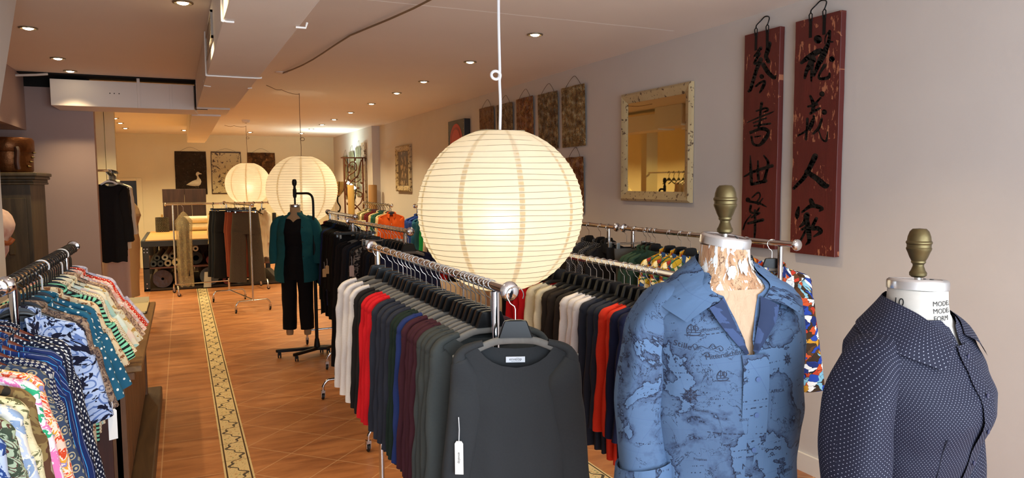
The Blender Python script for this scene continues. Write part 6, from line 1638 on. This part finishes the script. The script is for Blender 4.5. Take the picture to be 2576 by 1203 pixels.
for (x, y) in ((-0.42, -0.06), (-0.24, -0.30)):
    foot = MB(); 
    foot.prism([Vector((0.03, 0.03, 0.055)), Vector((0.03, -0.03, 0.055)), Vector((x, y-0.024, 0.062)), Vector((x-0.02, y, 0.062)), Vector((x, y+0.024, 0.062))], (0, 0, 0.032)).build('foot_bar', BLACKI, ws, smooth=False, bevel=0.006)
MB().prism([Vector((-0.02, 0.05, 0.055)), Vector((-0.06, -0.05, 0.055)), Vector((0.10, -0.07, 0.055)), Vector((0.16, 0.02, 0.055)), Vector((0.08, 0.07, 0.055))], (0, 0, 0.03)).build('foot_plate', BLACKI, ws, smooth=False, bevel=0.006)
for (x, y) in ((-0.40, -0.06), (-0.22, -0.28), (0.12, 0.0), (0.05, 0.05)):
    c_ = MB().box((x-0.012, y-0.012, 0.03), (x+0.012, y+0.012, 0.060)).build('caster', BLACKI, ws, smooth=False)
    for s in (-1, 1): MB().lathe([(0.0001, -0.007), (0.024, -0.007), (0.029, -0.003), (0.029, 0.003), (0.024, 0.007), (0.0001, 0.007)], 16, Matrix.Translation((x+s*0.012, y, 0.029)) @ Matrix.Rotation(pi/2, 4, 'Y')).build('wheel', RUBBER, c_)

# ------------------------------------------------------------------ map shirt form
MALE = [(0.0, .058, .058, .058, 0), (-.03, .060, .060, .060, 0), (-.06, .064, .064, .064, 0), (-.075, .072, .068, .070, .002), (-.088, .102, .074, .080, .004), (-.104, .140, .082, .090, .006), (-.130, .172, .094, .100, .006), (-.175, .186, .108, .108, .004), (-.28, .182, .130, .112, .002), (-.40, .180, .124, .108, 0), (-.52, .170, .112, .105, 0), (-.62, .172, .110, .110, 0), (-.75, .182, .116, .12, 0), (-.95, .175, .11, .115, 0)]
fm = loft_fn(MALE)
g = G('torn_papier_mache'); o = g.obj()
v = g.comb(g.math('MULTIPLY', g.sep(o)[0], 22.0), g.math('MULTIPLY', g.sep(o)[1], 22.0), g.math('MULTIPLY', g.sep(o)[2], 7.0))
n1 = g.noise(v, 1.0, 6, 0.62, 0.5); n2 = g.noise(v, 2.6, 4, 0.6, 1.0)
up_ = g.math('GREATER_THAN', g.sep(o)[2], -0.105)
c = g.ramp(n1, [(0.30, '8a5c40'), (0.45, 'b08662'), (0.62, 'c4a686')])
c = g.mix(g.math('MULTIPLY', g.math('GREATER_THAN', n2, 0.56), up_), c, 'd9dad8')
c = g.mix(g.math('MULTIPLY', g.less(g.math('ABSOLUTE', g.math('SUBTRACT', n2, 0.40)), 0.012), 0.8), c, '5a3520')
c = g.mix(up_, g.mix(n1, 'b08e70', 'c2a486'), c)
g.bump(g.math('ADD', g.math('MULTIPLY', n2, 1.0), n1), 0.55, 0.012)
MACHE = g.set(c, 0.8)
MAPC = ond(1823, 612, 1.76)
mf = thing('map_shirt_dress_form', 'old dress form with brass knob wearing a blue map-print shirt', 'dress form', MAPC, rad(-14))
form_body(fm, -0.002, -0.93, MACHE, mf)
neck_cap(mf, -0.004, 0.0600, 0.024, tilt=(rad(5), rad(7)), fscale=1.05)
# torn paper flakes standing off the neck
FL = plain('torn_white_paper', 'd4d6d4', 0.85, var=0.1, scale=40)
rnd = random.Random(5)
for k in range(11):
    a = rnd.uniform(-1.25, 1.25); z = rnd.uniform(-0.06, -0.022); r_ = 0.0635
    w_, h_ = rnd.uniform(0.006, 0.016), rnd.uniform(0.012, 0.034)
    b_ = MB(); rows = []
    for i in range(5):
        rows.append([ring_pt(fm, z-h_*i/4, a+(q*w_+rnd.uniform(-.002, .002))*14*(0.6+0.4*math.sin(i)), 1.0, 0.0015+0.004*(i/4)**2+0.002*rnd.random()) for q in (-0.5, 0, 0.5)])
    b_.grid(rows).build('torn_paper_flake', FL, mf, ang=80)
MAPM = fabric('map_print_cotton', c_map, rough=0.7, wr=0.3)
fs = loft_fn([(z, rx*(1.05 if z < -.16 else 1.0), rf*(1.06 if z < -.2 else 1.0), rb*1.04, yc) for z, rx, rf, rb, yc in MALE])
sh_ = shell(fs, -0.066, -0.92, 0.95, 0.170, 0.007, 0.035, n=90, m=80, seed=21, wr=0.010, ease=0.008, wrs=6).build('shirt_body', MAPM, mf, ang=80)
# button band on the wearer's edge
rows = []
for i in range(41):
    z = lerp(-0.245, -0.92, i/40)
    rows.append([ring_pt(fs, z, a, 1.0, 0.0165) for a in (-0.10, -0.02, 0.07, 0.16)])
pl = MB().grid(rows, [[(1.1+k*0.012, -0.30-0.62*i/40) for k in range(4)] for i in range(41)]).build('button_band', MAPM, mf, ang=80)
for k in range(7):
    q_ = ring_pt(fs, -0.300-0.085*k, 0.03, 1.0, 0.0175)
    bt = MB().disc(q_, 0.0058, (0.03, -1, 0), 16, 0.0022).build('button', plain('slate_button', '4c5f86', 0.3), mf)
# collar leaves
def leaf(f, side, pts_in, pts_out, mat, root, name='collar_leaf', rows_n=6):
    """pts_in/out: (angle, z, offset) along the fold and along the outer edge"""
    A = [ring_pt(f, z, side*a, 1.0, of) for a, z, of in pts_in]
    B = [ring_pt(f, z, side*a, 1.0, of) for a, z, of in pts_out]
    A = spline(A, 5); B = spline(B, 5)
    rows, uvs = [], []
    for i in range(rows_n+1):
        t = i/rows_n
        row = [a.lerp(b, t)+Vector((0, -0.006*math.sin(pi*t), 0.006*math.sin(pi*t))) for a, b in zip(A, B)]
        rows.append(row); uvs.append([(j*0.012+side*3, -t*0.06) for j in range(len(row))])
    return MB().grid(rows, uvs).build(name, mat, root, ang=80)
leaf(fs, -1, [(pi, -0.030, 0.009), (2.4, -0.031, 0.009), (1.7, -0.040, 0.009), (1.1, -0.066, 0.010), (0.66, -0.096, 0.012), (0.26, -0.124, 0.013)], [(pi, -0.088, 0.020), (2.4, -0.094, 0.022), (1.80, -0.106, 0.020), (1.45, -0.122, 0.024), (1.10, -0.142, 0.024), (0.66, -0.172, 0.028)], MAPM, mf)
leaf(fs, 1, [(pi, -0.030, 0.009), (2.4, -0.031, 0.009), (1.7, -0.040, 0.009), (1.1, -0.066, 0.010), (0.66, -0.096, 0.012), (0.26, -0.124, 0.013)], [(pi, -0.088, 0.020), (2.4, -0.094, 0.022), (1.80, -0.106, 0.020), (1.40, -0.122, 0.024), (1.08, -0.142, 0.026), (0.70, -0.166, 0.030)], MAPM, mf)
# turned-back front facings along the open V
DKF = fabric('map_print_reverse', c_noise(['2a3550', '39486a', '20283e'], 14, 1.0))
for s in (-1, 1):
    A = [ring_pt(fs, z, s*a, 1.0, of) for a, z, of in ((0.24, -0.118, 0.011), (0.17, -0.150, 0.011), (0.10, -0.185, 0.011), (0.02, -0.238, 0.010))]
    B = [ring_pt(fs, z, s*a, 1.0, of) for a, z, of in ((0.42, -0.140, 0.022), (0.30, -0.172, 0.022), (0.19, -0.205, 0.019), (0.05, -0.245, 0.014))]
    A, B = spline(A, 5), spline(B, 5)
    MB().grid([A, [a.lerp(b, 0.5)+Vector((0, -0.008, 0)) for a, b in zip(A, B)], B]).build('front_facing', DKF, mf, ang=80)
# sleeves with turned-back cuffs
pts = [(-0.10, 0.005, -0.118), (-0.160, 0.005, -0.152), (-0.202, 0.004, -0.235), (-0.216, 0.000, -0.37), (-0.219, -0.010, -0.47), (-0.214, -0.018, -0.545)]
arm(-1, 0, pts, [0.035, 0.050, 0.056, 0.056, 0.054, 0.054], [0.04, 0.062, 0.066, 0.062, 0.058, 0.056], 61, n=30, wr=0.014).build('sleeve', MAPM, mf, ang=80)
pts2 = [(0.10, 0.005, -0.118), (0.152, 0.005, -0.152), (0.166, 0.016, -0.235), (0.170, 0.030, -0.37), (0.172, 0.036, -0.47), (0.172, 0.034, -0.60)]
arm(1, 0, pts2, [0.035, 0.048, 0.050, 0.050, 0.048, 0.048], [0.04, 0.062, 0.062, 0.058, 0.055, 0.053], 67, n=30, wr=0.012).build('sleeve', MAPM, mf, ang=80)
cf = MB()
rows = [[Vector((-0.212+rr_*math.sin(a)*1.0, -0.018-rr_*math.cos(a)*1.05, z+0.012*math.sin(a*1.0+0.5))) for a in [2*pi*j/30 for j in range(31)]] for rr_, z in ((0.056, -0.600), (0.062, -0.602), (0.070, -0.595), (0.072, -0.56), (0.069, -0.525), (0.064, -0.528))]
cf.grid(rows, [[(j*0.012+9, -0.6-k*0.02) for j in range(31)] for k in range(6)]).build('turned_cuff', MAPM, mf, ang=60)
MB().tube([(0, 0, -0.93), (0, 0, -MAPC.z+0.05)], 0.022, 12).build('stand_pole', BLACKI, mf)
MB().lathe([(0.0001, -MAPC.z+0.06), (0.05, -MAPC.z+0.055), (0.20, -MAPC.z+0.02), (0.21, -MAPC.z+0.0)], 28).build('stand_base', BLACKI, mf)
# printed words and drawings on the map shirt, laid on the cloth
dgm = bpy.context.evaluated_depsgraph_get()
BVH = BVHTree.FromPolygons([v.co.copy() for v in sh_.data.vertices], [tuple(p.vertices) for p in sh_.data.polygons])
PRINT = plain('map_print_ink', '161c33', 0.75)
def project(me, x0, z0, rot=0.0, back=False):
    z0 += 0.035
    c, s = math.cos(rot), math.sin(rot)
    for v in me.vertices:
        x = x0+v.co.x*c-v.co.y*s; z = z0+v.co.x*s+v.co.y*c
        hit = BVH.ray_cast(Vector((x, -0.6, z)), Vector((0, 1, 0)))
        v.co = (hit[0]+Vector((0, -0.0012, 0))) if hit[0] else Vector((x, -0.1, z))
def word(t, size, x, z, rot=0.0):
    me = text_mesh(t, size)
    bm_ = bmesh.new(); bm_.from_mesh(me)
    bmesh.ops.subdivide_edges(bm_, edges=[e for e in bm_.edges if e.calc_length() > 0.008], cuts=1)
    bm_.to_mesh(me); bm_.free()
    project(me, x, z, rot)
    me.materials.clear(); me.materials.append(PRINT)
    o = bpy.data.objects.new('printed_word', me); COL.objects.link(o); o.parent = mf
def drawing(strokes, x, z, sc, name='printed_drawing', w=0.0011):
    m = MB()
    for st in strokes:
        P = spline([Vector((p[0]*sc, p[1]*sc, 0)) for p in st], 4) if len(st) > 2 else [Vector((p[0]*sc, p[1]*sc, 0)) for p in st]
        for a, b in zip(P, P[1:]):
            d = b-a
            if d.length < 1e-7: continue
            n_ = Vector((-d.y, d.x, 0)).normalized()*w
            m.add([a+n_, b+n_, b-n_, a-n_], [(0, 1, 2, 3)])
    o = m.build(name, PRINT, mf, smooth=False); project(o.data, x, z); return o
word('Stille', 0.018, -0.148, -0.262, -0.25); word('Mitternächtische', 0.0155, -0.055, -0.278, 0.15)
word('AFRICA', 0.011, 0.068, -0.370); word('AMERICA', 0.012, 0.115, -0.575); word('ASIA', 0.010, -0.03, -0.56)
word('ZERTA', 0.008, -0.02, -0.43); word('Meridies', 0.009, -0.115, -0.41); word('Arabia', 0.009, 0.02, -0.45); word('SEPTENTRIO', 0.008, -0.09, -0.225, 0.16)
word('Terra', 0.009, -0.06, -0.49); word('NR', 0.020, -0.005, -0.545); word('Sen Dst', 0.010, 0.0, -0.595); word('Tropicus', 0.008, -0.11, -0.53); word('Africi', 0.009, 0.02, -0.345); word('Lib', 0.009, 0.035, -0.505)
SHIP = [[(-1, -.6), (-.7, -.95), (.7, -.95), (1.1, -.5), (-1, -.6)], [(-.3, -.6), (-.3, 1.0)], [(.35, -.6), (.35, .8)], [(-.3, .9), (-.75, .5), (-.7, 0), (-.3, -.1)], [(-.3, .9), (.1, .5), (.05, 0), (-.3, -.1)], [(.35, .7), (.8, .4), (.75, -.1), (.35, -.2)], [(.35, .7), (.0, .4), (.35, -.2)], [(-1, -.6), (-.9, .2), (-.3, .9)], [(-1.4, -1.0), (-.4, -1.1), (.6, -1.02), (1.5, -1.1)]]
for x, z, s in ((-0.072, -0.325, 0.012), (0.005, -0.318, 0.015), (-0.125, -0.225, 0.013), (0.03, -0.635, 0.016)): drawing(SHIP, x, z, s, 'printed_ship', 0.0007)
ROSE = [[(math.cos(a)*r, math.sin(a)*r) for a, r in ((k*pi/8, 1.0 if k % 2 == 0 else 0.42) for k in range(17))]]+[[(0, 0), (math.cos(k*pi/4)*1.25, math.sin(k*pi/4)*1.25)] for k in range(8)]+[[(0.7*math.cos(2*pi*k/24), 0.7*math.sin(2*pi*k/24)) for k in range(25)]]
for x, z, s in ((-0.135, -0.375, 0.016), (0.10, -0.30, 0.012)): drawing(ROSE, x, z, s, 'printed_compass', 0.0006)
SCROLL = [[(-2, .2), (-1.4, .8), (-1.0, .3), (-1.5, 0), (-1.7, .5)], [(-1.6, -.2), (-.6, .5), (.4, .2), (1.2, .9), (1.6, .4), (1.2, .1), (1.0, .5)], [(-.5, -.9), (.2, -.4), (.6, -.9), (.2, -1.2), (0, -.8)], [(1.5, .2), (2.4, .6), (2.8, .1), (2.3, -.2), (2.2, .3)]]
drawing(SCROLL, -0.105, -0.268, 0.014, 'printed_flourish', 0.0006); drawing(SCROLL, 0.06, -0.515, 0.010, 'printed_flourish', 0.0008)
rnd = random.Random(3)
for x0, z0, rot in ((-0.12, -0.238, 0.13), (-0.10, -0.46, -0.05)):
    drawing([[(k*1.0, k*rot), (k*1.0+0.6, (k+0.6)*rot)] for k in range(14)], x0, z0, 0.011, 'printed_dashes', 0.0009)

# ------------------------------------------------------------------ dotted shirt form
NF = [(0.0, .058, .058, .058, 0), (-.03, .0595, .0595, .0595, 0), (-.048, .061, .061, .061, 0), (-.062, .072, .066, .070, .003), (-.076, .102, .074, .082, .008), (-.095, .145, .084, .094, .010), (-.125, .174, .096, .104, .010), (-.175, .178, .118, .106, .008), (-.225, .170, .138, .104, .004), (-.265, .160, .140, .098, .002), (-.34, .142, .115, .090, .002), (-.44, .124, .092, .084, .004), (-.56, .148, .102, .10, .006), (-.72, .172, .112, .118, .006), (-.80, .172, .11, .118, .006)]
fn = loft_fn(NF)
NC = ond(2308, 722, 1.58)
nf = thing('dotted_shirt_dress_form', 'stencilled dress form with brass knob in a navy dotted shirt, facing the shop window', 'dress form', NC, rad(11))
CANV = fabric('off_white_canvas', c_plain('bbb4aa', 0.06), wr=0.2)
form_body(fn, -0.002, -0.80, CANV, nf)
neck_cap(nf, -0.004, 0.0605, 0.022, tilt=(rad(-2), rad(4)), fscale=0.95)
for k, t_ in enumerate(('MODEL', 'MODEL', 'FORM')): wrap_text(t_, 0.0150, nf, fn, -0.0285-0.0155*k, -0.20-0.06*(k == 2))
wrap_text('10', 0.026, nf, fn, -0.030, -1.76)
NDOT = fabric('navy_white_pindot', c_dots('18192a', '9799a8', 0.0084, 0.088), rough=0.75, wr=0.25)
fnn = loft_fn([(z, rx*1.03, rf*1.03, rb*1.04, yc) for z, rx, rf, rb, yc in NF])
shell(fnn, -0.060, -0.78, 0.42, 0.055, 0.006, 0.03, n=84, m=70, seed=33, wr=0.006, ease=0.004, wrs=6).build('shirt_body', NDOT, nf, ang=80)
rows = []
for i in range(41):
    z = lerp(-0.112, -0.78, i/40); rows.append([ring_pt(fnn, z, a, 1.0, 0.0125) for a in (-0.11, -0.03, 0.05, 0.12)])
MB().grid(rows, [[(2.1+k*0.012, -0.15-0.63*i/40) for k in range(4)] for i in range(41)]).build('button_band', NDOT, nf, ang=80)
for k in range(7): MB().disc(ring_pt(fnn, -0.135-0.075*k, 0.005, 1.0, 0.0135), 0.0052, (0, -1, 0), 16, 0.002).build('button', plain('navy_button', '1c2240', 0.3), nf)
for s in (-1, 1):
    leaf(fnn, s, [(pi, -0.018, 0.009), (2.4, -0.020, 0.009), (1.7, -0.030, 0.009), (1.1, -0.048, 0.009), (0.6, -0.068, 0.011), (0.16, -0.096, 0.012)], [(pi, -0.074, 0.018), (2.4, -0.080, 0.020), (1.8, -0.093, 0.014), (1.35, -0.106, 0.012), (0.95, -0.122, 0.014), (0.50, -0.150, 0.020)], NDOT, nf)
    pts = [(s*0.085, 0.01, -0.106), (s*0.156, 0.01, -0.138), (s*0.204, 0.012, -0.215), (s*0.224, 0.012, -0.33), (s*0.230, 0.005, -0.45), (s*0.235, -0.005, -0.60), (s*0.235, -0.012, -0.72)]
    arm(s, 0, pts, [0.03, 0.046, 0.056, 0.058, 0.056, 0.052, 0.048], [0.04, 0.058, 0.066, 0.066, 0.063, 0.058, 0.054], 80+s, n=30, wr=0.009).build('sleeve', NDOT, nf, ang=80)
    MB().tube([ring_pt(fnn, z, s*0.62+0.0, 1.0, 0.010) for z in [-0.29-0.04*k for k in range(7)]], 0.0012, 5).build('dart_seam', plain('dart_thread', '0c1024', 0.8), nf)
MB().tube([(0, 0, -0.80), (0, 0, -NC.z+0.05)], 0.022, 12).build('stand_pole', BLACKI, nf)
MB().lathe([(0.0001, -NC.z+0.06), (0.05, -NC.z+0.055), (0.19, -NC.z+0.02), (0.20, -NC.z)], 28).build('stand_base', BLACKI, nf)
